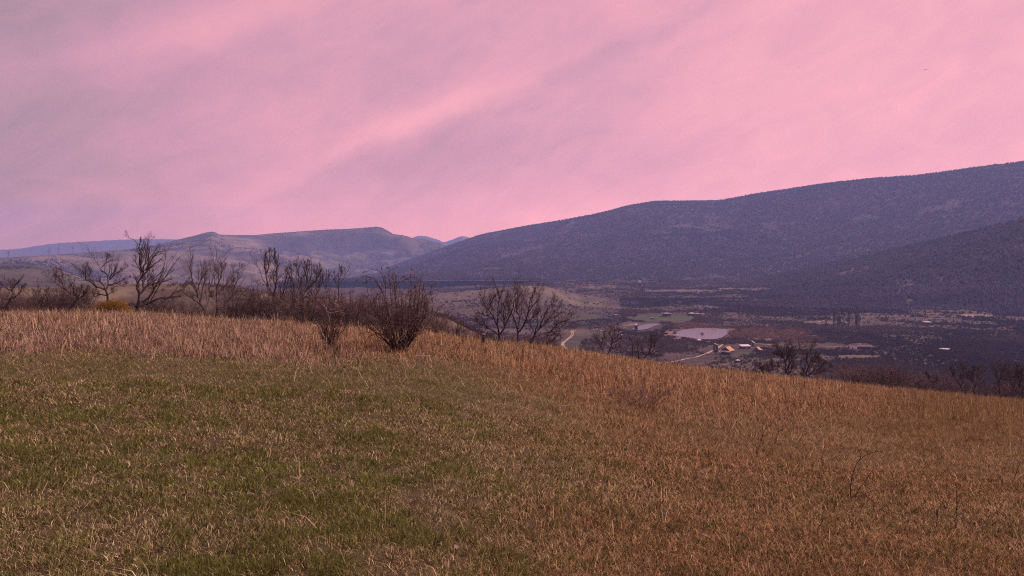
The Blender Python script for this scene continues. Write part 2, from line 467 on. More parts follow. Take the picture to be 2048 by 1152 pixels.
LEFTH = [(-500, 522, 1000), (-200, 523, 1050), (0, 527, 1100), (40, 529, 1100), (80, 533, 1100), (120, 542, 1080), (160, 555, 1050), (200, 570, 1000), (250, 592, 950), (300, 620, 900)]
def col_left(x, y, z, s, p, g):
    n = fbm(x / 60, y / 60, 71, 4)
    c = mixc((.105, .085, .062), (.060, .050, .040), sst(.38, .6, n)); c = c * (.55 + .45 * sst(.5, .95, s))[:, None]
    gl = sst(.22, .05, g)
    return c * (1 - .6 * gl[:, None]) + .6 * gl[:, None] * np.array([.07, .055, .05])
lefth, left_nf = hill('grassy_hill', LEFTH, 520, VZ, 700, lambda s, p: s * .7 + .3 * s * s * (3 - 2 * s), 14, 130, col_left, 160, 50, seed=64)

def col_far(x, y, z, s, p, g):
    return mixc((.10, .085, .09), (.14, .11, .10), fbm(x / 500, y / 500, 80, 4))
hill('far_ridge', [(-300, 505, 6200), (0, 500, 6300), (40, 497, 6300), (100, 488, 6300), (135, 485, 6300), (170, 483, 6300), (250, 479, 6300), (320, 478, 6300), (380, 480, 6300), (460, 487, 6300), (560, 497, 6300)],
     5000, VZ - 1, 700, lambda s, p: s, 60, 900, col_far, 160, 30, 8, seed=90)
hill('far_peaks', [(740, 505, 6400), (790, 490, 6400), (820, 477, 6400), (838, 471, 6400), (852, 472, 6400), (875, 479, 6400), (888, 485, 6400), (905, 479, 6400), (922, 472, 6400), (936, 474, 6400), (960, 482, 6400), (1010, 500, 6400)],
     5300, VZ - 1, 700, lambda s, p: s, 40, 700, col_far, 120, 24, 8, seed=95)

# ------------------------------------------------------------------ woods and scrub far off (nobody could count them)
def scatter(name, pos, h, w, col, nsp, seed, var=.3, width=.10):
    """bare thickets: every plant a fan of thin spiky twigs"""
    rg = np.random.default_rng(seed)
    n = len(pos)
    az = rg.uniform(0, 2 * np.pi, (n, nsp)); el = rg.uniform(0, 1, (n, nsp)) ** .7
    hh = h[:, None] * rg.uniform(.55, 1.05, (n, nsp)) * (1 - .35 * el)
    rd = w[:, None] * el * rg.uniform(.5, 1.1, (n, nsp))
    base = pos[:, None] + np.stack([.3 * rd * np.cos(az), .3 * rd * np.sin(az), -.1 * h[:, None] * np.ones_like(rd)], -1)
    tip = pos[:, None] + np.stack([rd * np.cos(az), rd * np.sin(az), hh], -1)
    ba = rg.uniform(0, 2 * np.pi, (n, nsp)); bw = h[:, None] * width * rg.uniform(.5, 1.3, (n, nsp))
    off = np.stack([bw * np.cos(ba), bw * np.sin(ba), np.zeros_like(bw)], -1)
    mid = base * .45 + tip * .55
    v = np.stack([base, mid + off, tip, mid - off], 2).reshape(-1, 3)
    k = np.arange(n * nsp) * 4
    f = np.stack([k, k + 1, k + 2, k + 3], -1)
    c = (col[:, None, None] * rg.uniform(1 - var, 1 + var, (n, nsp, 1, 1)) * np.ones((1, 1, 4, 1))).reshape(-1, 3)
    return mesh_np(name, v, [f], c)

def on_hill(v, nf, n, seed, smin=.0, smax=1.0, pxmin=-1e9, pxmax=1e9):
    rg = np.random.default_rng(seed)
    nc = v.shape[1]
    s = rg.uniform(smin, smax, n) * (nf - 1.01); c = rg.uniform(0, nc - 1.01, n)
    i, j = s.astype(int), c.astype(int); a, b = (s - i)[:, None], (c - j)[:, None]
    p = (v[i, j] * (1 - b) + v[i, j + 1] * b) * (1 - a) + (v[i + 1, j] * (1 - b) + v[i + 1, j + 1] * b) * a
    px, py = project(p)
    k = (px > pxmin) & (px < pxmax)
    return p[k]

def wood_col(p, seed, a=(.074, .054, .070), b=(.092, .066, .078)):
    n = fbm(p[:, 0] / 90, p[:, 1] / 90, seed, 4)
    return mixc(a, b, sst(.3, .7, n))

def forest(v, nf, n, seed, hm, label, smin=0.0, px=(-200, 2300), nsp=9, rr0=0):
    p = on_hill(v, nf, n, seed, smin, 1.0, *px)
    rg = np.random.default_rng(seed + 1)
    dens = fbm(p[:, 0] / 60, p[:, 1] / 90, seed + 2, 4)
    z01 = rg.uniform(0, 1, len(p))
    foot = fbm(p[:, 0] / 70, p[:, 1] / 70, seed + 9, 3) * 130 + rr0
    p = p[(z01 < sst(.22, .42, dens) + .15) & (np.hypot(p[:, 0], p[:, 1]) > foot)]
    h = hm * rg.uniform(.6, 1.2, len(p))
    o = link('forest', scatter('forest', p, h, h * .55, wood_col(p, seed + 3), nsp, seed + 4, width=.13, var=.10), M_FOREST)
    tag(o, label, 'forest', kind='stuff')

forest(mount, mount_nf, 120000, 201, 4.6, 'bare brown forest covering the long blue mountain', 0.0, (500, 2250), 9, 1400)
# a second sowing along the skyline
pr = on_hill(mount, mount_nf, 5200, 230, .975, 1.0, 600, 2250)
hh_ = RNG.uniform(3, 6.5, len(pr))
o = link('treeline', scatter('treeline', pr, hh_, hh_ * .45, wood_col(pr, 231), 9, 232, width=.12), M_FOREST)
tag(o, 'row of tiny bare trees along the crest of the long mountain', 'trees', kind='stuff')
forest(spur, spur_nf, 26000, 211, 6.5, 'bare brown wood on the nearer dark foothill', 0.0, (1350, 2250), 12, 790)

# scrub in the valley: dark thickets with pale gaps, kept off ponds, fields and farm
def keep_off(px, py):
    k = np.ones(px.shape, bool)
    for cx, cy, rx, ry in [(1405, 667, 72, 17), (1285, 654, 48, 11), (1462, 701, 62, 15), (1330, 635, 72, 10), (1165, 634, 40, 7), (1540, 670, 90, 12), (1180, 668, 60, 10), (1138, 682, 26, 22),
                           (1715, 714, 40, 3.5), (1375, 718, 62, 12), (1600, 693, 110, 8), (1990, 618, 45, 2.5), (1945, 631, 40, 2.5), (1650, 645, 45, 4), (1720, 694, 28, 8), (1803, 584, 16, 7), (1360, 582, 80, 3), (1500, 578, 80, 2)]:
        k &= ((px - cx) / rx) ** 2 + ((py - cy) / ry) ** 2 > (1 if ry > 30 or rx < 30 else .45 + 1.1 * vnoise(px / 9, py / 2.2, 19))
    return k
def valley_scrub():
    rg = np.random.default_rng(301)
    n = 400000
    px = rg.uniform(850, 2250, n); d = np.exp(rg.uniform(math.log(230), math.log(1500), n))
    x = (px - W2) / F * d
    z = Z(x, d); p = np.stack([x, d, z], -1)
    ppx, ppy = project(p)
    r = np.hypot(x, d); ph = np.arctan2(x, d)
    dn = fbm(x / 45, d / 60, 61, 5); d2 = fbm(x / 28, d / 40, 303, 4)
    d3 = fbm(x / 75, d / 26, 309, 4)
    dens = (.12 + .88 * sst(.62, .48, dn)) * (.25 + .75 * sst(.34, .50, .5 * d2 + .5 * d3)) + .04
    dens = np.maximum(dens, .8 * sst(900, 1150, r) * sst(.30, .5, d3 + .08)) * (.45 + .55 * sst(1150, 1450, ppx)) + .35 * sst(1650, 1850, ppx) * sst(640, 720, ppy)
    knoll = np.exp(-((r - 930) / 120) ** 2) * (ph < KPH[-1]) * (ph > KPH[0] - .05)
    dens = dens * (1 - .93 * knoll)
    dens = np.where((ppx < 1240) & (ppy > 612), dens * .5, dens)
    dens = dens * (1 - .88 * sst(704, 718, ppy) * sst(1740, 1640, ppx + 120 * (d2 - .5)))
    k = (rg.uniform(0, 1, n) < dens * .85) & keep_off(ppx, ppy)
    p = p[k]; d = d[k]
    h = rg.uniform(.6, 1.9, len(p)) * (1 + .5 * sst(500, 1200, d)) * (.7 + .8 * fbm(p[:, 0] / 40, p[:, 1] / 40, 305, 3))
    c = wood_col(p, 306, (.050, .033, .028), (.105, .066, .050))
    o = link('scrub', scatter('scrub', p, h, h * .95, c, 9, 307, width=.15, var=.2), M_SCRUB)
    tag(o, 'dark mauve bare scrub covering the valley floor', 'scrub', kind='stuff')
valley_scrub()

def left_scrub():
    rg = np.random.default_rng(331)
    n = 48000
    px = rg.uniform(-250, 960, n); d = np.sqrt(rg.uniform(150 ** 2, 420 ** 2, n))
    x = (px - W2) / F * d
    p = np.stack([x, d, Z(x, d)], -1); r = np.hypot(x, d)
    dn = fbm(x / 14, d / 20, 333, 4)
    k = rg.uniform(0, 1, n) < sst(.46, .60, dn) * (.35 + .65 * sst(215, 185, r) + .5 * sst(240, 280, r))
    p = p[k]; h = rg.uniform(.5, 1.5, len(p))
    a = scatter('scrub', p, h, h * .8, wood_col(p, 335, (.056, .040, .040), (.12, .078, .064)), 14, 336, width=.07)
    tag(link('scrub', a, M_SCRUB), 'low brown scrub on the slope behind the left hand trees', 'scrub', kind='stuff')
    p = on_hill(mesa, mesa_nf, 42000, 361, .02, .97, -250, 880)
    px, py = project(p)
    dn = fbm(p[:, 0] / 130, p[:, 1] / 260, 363, 5); dg = np.abs(fbm(p[:, 0] / 330, p[:, 1] / 330, 44, 5) - .5) * 2
    p = p[(rg.uniform(0, 1, len(p)) < sst(.50, .64, dn) + .5 * sst(.14, .04, dg))]
    h = rg.uniform(2.0, 5.0, len(p))
    a = scatter('scrub', p, h, h * .9, wood_col(p, 365, (.040, .034, .038), (.075, .058, .056)), 8, 366, width=.14, var=.15)
    tag(link('scrub', a, M_FOREST), 'dark scrub in the folds of the flat topped hill', 'scrub', kind='stuff')
    p = on_hill(lefth, left_nf, 9000, 341, .05, .93, -300, 330)
    dn = fbm(p[:, 0] / 60, p[:, 1] / 80, 343, 4); p = p[dn > .52]
    h = rg.uniform(1.2, 3.2, len(p))
    a = scatter('scrub', p, h, h * .8, wood_col(p, 345), 10, 346, width=.1)
    tag(link('scrub', a, M_SCRUB), 'dark scrub dotting the far grassy hill at the left', 'scrub', kind='stuff')
left_scrub()

def reeds():
    rg = np.random.default_rng(401); out = []
    for cx, cy, rx, ry, n in [(1540, 667, 85, 11, 1500), (1372, 652, 40, 6, 450), (1480, 672, 20, 6, 200), (1600, 680, 50, 6, 500), (1435, 655, 40, 2.5, 120)]:
        for _ in range(n):
            a, q = rg.uniform(0, 2 * math.pi), math.sqrt(rg.uniform(0, 1))
            pp = np.array(ray(cx + rx * q * math.cos(a), cy + ry * q * math.sin(a)))
            pp = pp * (VZ / pp[2]); pp[2] = float(0); out.append(pp)
    p = np.array(out); p[:, 2] = Z(p[:, 0], p[:, 1])
    h = rg.uniform(1.0, 2.2, len(p))
    c = mixc((.15, .078, .052), (.27, .165, .115), rg.uniform(0, 1, len(p)))
    o = link('reeds', scatter('reeds', p, h, h * .7, c, 14, 402, width=.09), M_SCRUB)
    tag(o, 'rust orange reed bed beside the larger pond', 'reeds', kind='stuff')
reeds()

# ------------------------------------------------------------------ ponds and tracks
def flat_poly(name, pts, z, mat):
    q = []
    for a, b in pts:
        v = np.array(ray(a, b)); q.append(v * (z / v[2]))
    q = np.array(q)
    m = []
    n = len(q)
    for i in range(n):                                     # smooth the shore
        p0, p1, p2, p3 = q[i - 1], q[i], q[(i + 1) % n], q[(i + 2) % n]
        for t in (0, .25, .5, .75):
            m.append(.5 * ((2 * p1) + (-p0 + p2) * t + (2 * p0 - 5 * p1 + 4 * p2 - p3) * t * t + (-p0 + 3 * p1 - 3 * p2 + p3) * t ** 3))
    m = np.array(m); m[:, 2] = z
    me = bpy.data.meshes.new(name); me.from_pydata([tuple(v) for v in m], [], [tuple(range(len(m)))]); me.update()
    return link(name, me, mat)
tag(flat_poly('pond_water', [(1346, 671), (1358, 662), (1380, 657), (1405, 655.5), (1440, 657), (1462, 660), (1468, 663), (1455, 668), (1443, 675), (1425, 678.5), (1400, 678), (1375, 675)], VZ + .35, M_WATER), 'round grey pond with reeds on both sides', 'pond', kind='structure')
tag(flat_poly('pond_water', [(1266, 656), (1282, 650.5), (1300, 647.5), (1316, 647), (1322, 648.5), (1308, 652.5), (1296, 657), (1280, 660), (1268, 659.5)], VZ + .35, M_WATER), 'small narrow pond behind the green cabin', 'pond', kind='structure')

def ribbon(paths, w, lift=.14):
    V, Fc = [], []
    for pts in paths:
        q = np.array([G(a, b, 150) for a, b in pts])
        s = np.concatenate([[0], np.cumsum(np.linalg.norm(np.diff(q[:, :2], axis=0), axis=1))])
        n = max(6, int(s[-1] / 2.5)); t = np.linspace(0, s[-1], n)
        c = np.stack([np.interp(t, s, q[:, 0]), np.interp(t, s, q[:, 1])], -1)
        for _ in range(3): c[1:-1] = .25 * c[:-2] + .5 * c[1:-1] + .25 * c[2:]
        tn = np.gradient(c, axis=0); tn /= np.linalg.norm(tn, axis=1)[:, None] + 1e-9
        nm = np.stack([-tn[:, 1], tn[:, 0]], -1)
        wd = w * (.45 + .8 * vnoise(t / 4.0, t * 0, 3))[:, None]
        for e in (-1, 1):
            pp = c + nm * wd * .5 * e
            V.append(np.stack([pp[:, 0], pp[:, 1], np.maximum(Z(pp[:, 0], pp[:, 1]), Z(c[:, 0], c[:, 1])) + lift], -1))
        b = sum(len(x) for x in V) - 2 * n
        k = np.arange(n - 1)
        Fc.append(np.stack([b + k, b + k + 1, b + n + k + 1, b + n + k], -1))
    return np.vstack(V), Fc
def track(paths, w, label):
    v, f = ribbon(paths, w)
    tag(link('dirt_track', mesh_np('dirt_track', v, f), M_TRACK), label, 'track', kind='structure')
def ruts(pts, gap):
    return [[(a - gap, b) for a, b in pts], [(a + gap, b) for a, b in pts]]
track(ruts([(1146, 661), (1143, 664), (1146, 668), (1142, 674), (1134, 680), (1127, 686), (1124.5, 690), (1127, 694), (1133, 698), (1142, 702)], 1.7) + [[(1135, 664), (1144, 665.5), (1152, 661)]], .75, 'pale winding two rut track beside the left trees')
track([[(1330, 728), (1345, 724), (1368, 719.5), (1395, 714.5), (1413, 707.5), (1427, 701)]], 1.7, 'pale dirt track leading up to the orange roofed house')
track([[(1436, 697), (1442, 691.5), (1449, 688.5)], [(1449, 688.5), (1456, 683.5), (1468, 676)], [(1436, 690.5), (1424, 686), (1408, 679)], [(1449, 688.5), (1462, 686.5), (1474, 687.5)]], 1.5, 'forked pale track behind the house towards the pond')
track([[(1503, 688.3), (1530, 689), (1580, 691), (1640, 693), (1700, 695.5)]], 1.7, 'straight pale dirt road running right from the farm')
track([[(1185, 661), (1200, 656.5), (1215, 654.5), (1250, 652.5), (1275, 647)], [(1235, 659), (1252, 656)]], 1.3, 'thin pale path leading to the small pond')
track([[(1636, 645), (1652, 640), (1664, 636)]], 2.0, 'pale track slanting behind the poplar row')

# ------------------------------------------------------------------ bare trees
def resample(pts, n, rg, jit=0.0):
    q = np.asarray(pts, float)
    if len(q) > 2:                                          # catmull-rom
        e = np.vstack([2 * q[0] - q[1], q, 2 * q[-1] - q[-2]]); m = []
        for i in range(len(q) - 1):
            p0, p1, p2, p3 = e[i:i + 4]
            for t in np.linspace(0, 1, 6)[:-1]:
                m.append(.5 * ((2 * p1) + (-p0 + p2) * t + (2 * p0 - 5 * p1 + 4 * p2 - p3) * t * t + (-p0 + 3 * p1 - 3 * p2 + p3) * t ** 3))
        m.append(q[-1]); q = np.array(m)
    s = np.concatenate([[0], np.cumsum(np.linalg.norm(np.diff(q, axis=0), axis=1))])
    t = np.linspace(0, s[-1], n)
    o = np.stack([np.interp(t, s, q[:, k]) for k in range(3)], -1)
    if jit:
        o[1:] += rg.normal(0, jit * s[-1], (n - 1, 3))
    return o

def nrm(v): return v / (np.linalg.norm(v, axis=-1, keepdims=True) + 1e-9)

def sprout(par, rad, m, lfrac, ang, n, up, rfrac, rg, tmin=.2, wig=.18, rmin=.006, lmin=.10, tmax=1.0):
    """m side shoots on every parent polyline: returns polylines and radii"""
    K, N, _ = par.shape
    t = rg.uniform(tmin, tmax, (K, m)) * (N - 1.001)
    i = t.astype(int); a = (t - i)[..., None]
    k = np.arange(K)[:, None]
    p = par[k, i] * (1 - a) + par[k, i + 1] * a
    tan = nrm(par[k, i + 1] - par[k, i])
    r0 = (rad[k, i] * (1 - a[..., 0]) + rad[k, i + 1] * a[..., 0]) * rfrac
    plen = np.linalg.norm(np.diff(par, axis=1), axis=-1).sum(1)[:, None]
    L = np.maximum(plen * rg.uniform(*lfrac, (K, m)) * (1.2 - .85 * t / (N - 1)), lmin)
    rv = rg.normal(0, 1, (K, m, 3)); perp = nrm(rv - (rv * tan).sum(-1, keepdims=True) * tan)
    an = np.radians(rg.uniform(*ang, (K, m)))[..., None]
    d = nrm(tan * np.cos(an) + perp * np.sin(an) + np.array([0, 0, up]))
    p = p.reshape(-1, 3); d = d.reshape(-1, 3); L = L.reshape(-1); r0 = np.maximum(r0.reshape(-1), rmin)
    out = [p]; step = (L / (n - 1))[:, None]
    for j in range(n - 1):
        d = nrm(d + rg.normal(0, wig, d.shape) + np.array([0, 0, up * .18]))
        out.append(out[-1] + d * step)
    poly = np.stack(out, 1)
    rr = r0[:, None] * np.linspace(1, .45, n)[None]
    return poly, np.maximum(rr, rmin * .8)

def tubes(sets):
    """sets of (polylines (K,n,3), radii (K,n), sides) into one mesh's arrays"""
    V, Fc, off = [], [], 0
    for poly, rad, k in sets:
        if len(poly) == 0: continue
        K, n, _ = poly.shape
        tan = np.empty_like(poly); tan[:, 1:-1] = poly[:, 2:] - poly[:, :-2]; tan[:, 0] = poly[:, 1] - poly[:, 0]; tan[:, -1] = poly[:, -1] - poly[:, -2]
        tan = nrm(tan)
        ref = np.zeros((K, 1, 3)); mt = np.abs(nrm(poly[:, -1] - poly[:, 0]))
        ref[np.arange(K), 0, mt.argmin(1)] = 1
        q = nrm(np.cross(tan, np.broadcast_to(ref, tan.shape))); w = np.cross(tan, q)
        an = np.arange(k) * 2 * np.pi / k
        ring = poly[:, :, None] + rad[:, :, None, None] * (np.cos(an)[None, None, :, None] * q[:, :, None] + np.sin(an)[None, None, :, None] * w[:, :, None])
        V.append(ring.reshape(-1, 3))
        b = off + (np.arange(K)[:, None, None] * n + np.arange(n - 1)[None, :, None]) * k
        s = np.arange(k)[None, None]
        s2 = (s + 1) % k
        Fc.append(np.stack([b + s, b + s2, b + k + s2, b + k + s], -1).reshape(-1, 4))
        off += K * n * k
    return np.vstack(V), Fc

def twigs(limbs, lrad, rg, dens=1.0, up=.35, lscale=1.0, rmin=.007, levels=3):
    """side branches, twigs and spray of a crown"""
    sets = []
    m1 = max(3, int(round(8 * dens)))
    a, ra = sprout(limbs, lrad, m1, (.28 * lscale, .72 * lscale), (22, 52), 6, up, .55, rg, .10, .12, rmin * 1.4)
    sets.append((a, ra, 4))
    b, rb = sprout(a, ra, max(3, int(round(6 * dens))), (.34, .78), (18, 50), 5, up * .8, .6, rg, .15, .12, rmin)
    sets.append((b, rb, 3))
    if levels > 2:
        c, rc = sprout(b, rb, max(2, int(round(2 * dens))), (.4, .85), (18, 45), 4, up * .6, .7, rg, .1, .12, rmin * .75)
        sets.append((c, rc, 3))
    return sets

def traced_tree(name, label, d, trunk, limbs, r0=.10, dens=1.0, seed=1, mats=None, group='bare trees along the edge of the meadow', cat='tree', up=.35, depth=.55, lscale=1.0, rmin=.0058, tdens=1.0):
    """a tree whose main limbs follow the photographed ones, spread in depth as well; pixels at depth d"""
    rg = np.random.default_rng(seed)
    tb, tt = M_BARK, M_TWIG
    if mats: tb, tt = mats
    base = at(trunk[0][0], d)
    tp = P(np.array([p[0] for p in trunk], float), np.array([p[1] for p in trunk], float), d)
    if tp[0][2] > base[2] - .05: tp = np.vstack([[tp[0][0], tp[0][1], base[2] - .12], tp])
    root = empty(name, (float(base[0]), float(base[1]), float(base[2])), label, cat, group)
    o3 = base[None]
    tq = resample(tp, 14, rg); tq[:, 1] += np.linspace(0, 1, 14) ** 1.5 * rg.normal(0, .15)
    L = np.linalg.norm(np.diff(tq, axis=0), axis=1).sum()
    tr = np.linspace(r0, max(r0 * .22, .012), 14) if not limbs or len(trunk) > 6 else np.linspace(r0, r0 * .6, 14)
    tr[0] *= 1.35; tr[1] *= 1.1
    v, f = tubes([((tq - o3)[None], tr[None], 8)])
    link('trunk', mesh_np('trunk', v, f, None, True), tb, root)
    polys, rads = [], []
    if len(trunk) > 6 or not limbs:
        polys.append(tq[4:]); polys[0] = resample(tq[4:], 10, rg); rads.append(np.linspace(tr[4], tr[-1], 10) * .8)
    for lb in limbs:
        kk = np.array([p[0] for p in lb], float); yy = np.array([p[1] for p in lb], float)
        n = len(lb); pl = np.hypot(np.diff(kk), np.diff(yy)).sum() * d / F
        off = np.linspace(0, 1, n) * rg.normal(0, depth) * pl
        q = resample(P(kk, yy, d + off), 10, rg)
        q[1:-1] += rg.normal(0, .012 * pl, (8, 3))
        i0 = np.argmin(np.linalg.norm(tq - q[0], axis=1))
        rs = min(r0 * .62, .012 + pl * .026)
        polys.append(q); rads.append(np.linspace(rs, .010, 10))
    polys = np.array(polys); rads = np.array(rads)
    v, f = tubes([(polys - o3, rads, 5)])
    link('branches', mesh_np('branches', v, f), tb, root)
    v, f = tubes([(a - o3, b, k) for a, b, k in twigs(polys, rads, rg, dens, up, lscale, rmin)])
    link('crown', mesh_np('crown', v, f), tt, root)
    return root

def z6(l): return [(x / 6.4, 470 + y / 6.4) for x, y in l]
def z4(l): return [(x / 4.0, 440 + y / 4.0) for x, y in l]
def z4b(l): return [(480 + x / 4.0, 440 + y / 4.0) for x, y in l]
def z4c(l): return [(900 + x / 4.0, 540 + y / 4.0) for x, y in l]
def z7(l): return [(1100 + x / 6.82, 600 + y / 6.82) for x, y in l]
def z7r(l): return [(1500 + x / 6.777, 660 + y / 6.777) for x, y in l]

traced_tree('bare_tree', 'leaning dark bare tree cut off by the left edge of the photo', 47, z6([(-10, 1120), (60, 970), (120, 870), (160, 800)]),
            [z6([(160, 800), (150, 720), (100, 690), (30, 640), (-20, 600)]), z6([(160, 800), (100, 830), (30, 800), (-20, 780)]), z6([(150, 720), (190, 640), (250, 600), (280, 540)]),
             z6([(160, 810), (230, 760), (260, 700), (300, 650)]), z6([(150, 720), (150, 640), (120, 590)])], .075, 1.0, 501)
traced_tree('bare_tree', 'low crooked bare tree leaning left beside the yellow shrub', 53, z6([(850, 985), (900, 930), (945, 900), (965, 850)]),
            [z6([(965, 850), (1040, 800), (1070, 770), (1110, 740)]), z6([(965, 850), (920, 800), (880, 740), (840, 690), (760, 655), (705, 600), (580, 600)]), z6([(705, 600), (720, 500), (715, 450)]),
             z6([(830, 690), (800, 620), (770, 540), (760, 490)]), z6([(1000, 820), (960, 760), (940, 700), (960, 640)]), z6([(1040, 790), (1100, 740), (1130, 680)]), z6([(980, 800), (1030, 730), (1040, 650)])], .07, 1.1, 502)
traced_tree('bare_tree', 'gnarled spreading bare tree rising out of the yellow shrub', 52, z6([(1372, 1000), (1376, 830), (1370, 760), (1345, 700)]),
            [z6([(1345, 700), (1300, 675), (1240, 665), (1180, 635), (1140, 590), (1100, 570), (1095, 540), (1110, 500), (1060, 460), (1030, 435)]),
             z6([(1340, 690), (1330, 650), (1290, 610), (1230, 590), (1150, 580)]),
             z6([(1350, 705), (1385, 660), (1385, 600), (1395, 550), (1370, 500), (1310, 470), (1275, 445), (1300, 410), (1360, 350), (1400, 340), (1480, 330)]), z6([(1355, 350), (1360, 310), (1385, 265)]),
             z6([(1395, 550), (1440, 500), (1470, 430), (1500, 350)]), z6([(1385, 640), (1450, 630), (1530, 600), (1590, 560)]), z6([(1400, 570), (1500, 480), (1560, 440), (1630, 420)]),
             z6([(1380, 760), (1420, 740), (1460, 720), (1430, 690)]), z6([(1370, 775), (1300, 765), (1220, 785), (1190, 770), (1185, 730), (1175, 680)]), z6([(1400, 640), (1480, 660), (1590, 640)]),
             z6([(1100, 540), (1090, 460), (1120, 390)]), z6([(1160, 590), (1150, 500), (1180, 430)])], .095, .95, 503, up=.3, lscale=1.0)
traced_tree('bare_tree', 'tallest bare tree with a crooked trunk and wide crown', 51, z6([(1705, 1025), (1760, 930), (1770, 880), (1780, 800), (1780, 740), (1755, 690), (1760, 620), (1800, 560), (1830, 510), (1835, 470)]),
            [z6([(1835, 470), (1800, 430), (1790, 350), (1785, 240), (1785, 150), (1750, 100), (1700, 50), (1660, 40)]), z6([(1785, 160), (1792, 90), (1800, 60)]), z6([(1835, 460), (1860, 340), (1875, 250), (1890, 130), (1895, 60)]),
             z4([(1147, 440), (1180, 400), (1230, 360), (1290, 310), (1310, 280)]), z4([(1110, 600), (1150, 560), (1210, 510), (1260, 500), (1310, 470), (1380, 410)]), z4([(1150, 560), (1190, 490), (1220, 410), (1270, 380)]),
             z4([(1080, 690), (1150, 680), (1220, 650), (1290, 630), (1360, 635), (1370, 600), (1440, 560), (1490, 530)]), z4([(1100, 665), (1070, 680), (1030, 685)]), z4([(1140, 660), (1210, 600), (1250, 530), (1330, 480)]),
             z4([(1165, 400), (1210, 330), (1250, 260), (1290, 250)]), z4([(1100, 510), (1080, 470), (1040, 450)]), z4([(1130, 410), (1090, 350), (1085, 300)]), z4([(1130, 640), (1180, 710), (1140, 740)])], .125, 1.0, 504, up=.28, lscale=.85)
traced_tree('bare_tree', 'slim forked bare tree with upright V shaped stems', 49, z4([(1640, 800), (1635, 730), (1600, 680), (1580, 620)]),
            [z4([(1580, 620), (1575, 560), (1545, 490), (1520, 400), (1525, 310)]), z4([(1575, 580), (1540, 530), (1500, 490)]), z4([(1640, 760), (1650, 700), (1665, 640), (1670, 580), (1690, 500), (1720, 420), (1740, 330)]),
             z4([(1585, 560), (1610, 480), (1625, 400), (1640, 330)]), z4([(1610, 680), (1540, 630), (1490, 600), (1460, 565)]), z4([(1600, 660), (1620, 560), (1640, 450), (1650, 380)])], .06, 1.0, 505, up=.5)
traced_tree('bare_tree', 'slim straight bare tree with a fan of twigs just right of the forked one', 49, z4([(1735, 800), (1735, 700), (1730, 620), (1730, 540)]),
            [z4([(1730, 540), (1760, 470), (1790, 380), (1800, 330)]), z4([(1735, 640), (1700, 620), (1680, 580)]), z4([(1740, 600), (1790, 540), (1840, 480), (1880, 410), (1920, 390)]), z4([(1735, 720), (1800, 680), (1850, 600), (1890, 500), (1945, 430)]),
             z4([(1730, 560), (1715, 470), (1740, 400)]), z4([(1800, 680), (1850, 560), (1870, 460)])], .055, 1.1, 506, up=.5)
traced_tree('bare_tree', 'large many stemmed bare tree with tall straight shoots', 47, z4b([(405, 840), (412, 780), (420, 750)]),
            [z4b([(415, 750), (380, 720), (310, 680), (260, 590), (215, 520), (180, 450), (155, 380)]), z4b([(270, 610), (290, 500), (290, 400), (270, 290)]), z4b([(225, 530), (205, 420), (195, 300)]), z4b([(285, 420), (300, 340), (270, 260)]), z4b([(215, 420), (235, 330), (240, 250)]),
             z4b([(425, 750), (490, 640), (530, 560), (560, 450), (575, 320)]), z4b([(420, 740), (440, 600), (420, 480), (400, 390)]), z4b([(530, 560), (610, 480), (640, 400)]), z4b([(540, 500), (530, 400), (540, 310)]), z4b([(500, 620), (490, 500), (460, 400), (450, 340)]),
             z4b([(320, 680), (350, 560), (370, 450), (390, 400)])], .085, 1.15, 507, up=.5)
traced_tree('bare_tree', 'bare tree with crossing dark stems right of the many stemmed tree', 46, z4b([(545, 840), (575, 780), (600, 690)]),
            [z4b([(600, 690), (610, 600), (640, 520), (640, 430)]), z4b([(590, 720), (560, 620), (550, 500), (600, 400)]), z4b([(580, 770), (650, 720), (700, 640), (720, 560)]), z4b([(570, 790), (520, 720), (500, 600)])], .06, 1.2, 508, up=.5)
traced_tree('bare_tree', 'thin sapling with a spike of twigs above the reddish thicket', 45, z4b([(790, 800), (790, 650), (788, 520), (795, 345)]),
            [z4b([(790, 520), (830, 460), (872, 390)]), z4b([(790, 560), (760, 480), (750, 420)]), z4b([(795, 480), (810, 430), (800, 380)])], .03, .8, 509, up=.6)
traced_tree('bare_tree', 'short twiggy sapling standing left of the spiky one', 46, z4b([(690, 800), (690, 650), (685, 520), (690, 395)]),
            [z4b([(688, 560), (660, 480), (655, 420)]), z4b([(688, 540), (710, 470), (715, 420)])], .03, .9, 510, up=.6)
traced_tree('bare_tree', 'tallest of the right hand clump of bare trees, spreading left', 49, z4c([(393, 590), (395, 530), (388, 480)]),
            [z4c([(388, 480), (370, 420), (330, 360), (300, 300), (250, 230), (220, 150)]), z4c([(392, 520), (450, 450), (470, 380), (510, 290), (540, 200), (530, 120)]), z4c([(380, 440), (385, 330), (390, 200), (340, 90)]),
             z4c([(385, 520), (330, 480), (260, 440), (190, 400), (130, 380)]), z4c([(310, 470), (260, 420), (200, 400)]), z4c([(440, 460), (430, 350), (440, 250), (470, 180)]), z4c([(310, 320), (340, 240), (400, 170)]), z4c([(350, 390), (280, 360), (220, 350)])], .085, 1.0, 511, up=.4)
traced_tree('bare_tree', 'upright bare tree in the middle of the right hand clump', 49, z4c([(538, 605), (543, 540), (540, 480)]),
            [z4c([(540, 480), (520, 400), (480, 320), (470, 250)]), z4c([(545, 500), (600, 420), (640, 330), (690, 240), (740, 190)]), z4c([(542, 470), (560, 380), (580, 260), (600, 150)]), z4c([(590, 430), (640, 400), (700, 360), (720, 300)]), z4c([(560, 390), (530, 300), (520, 200), (560, 130)]), z4c([(625, 350), (640, 250), (670, 180)])], .085, 1.1, 512, up=.4)
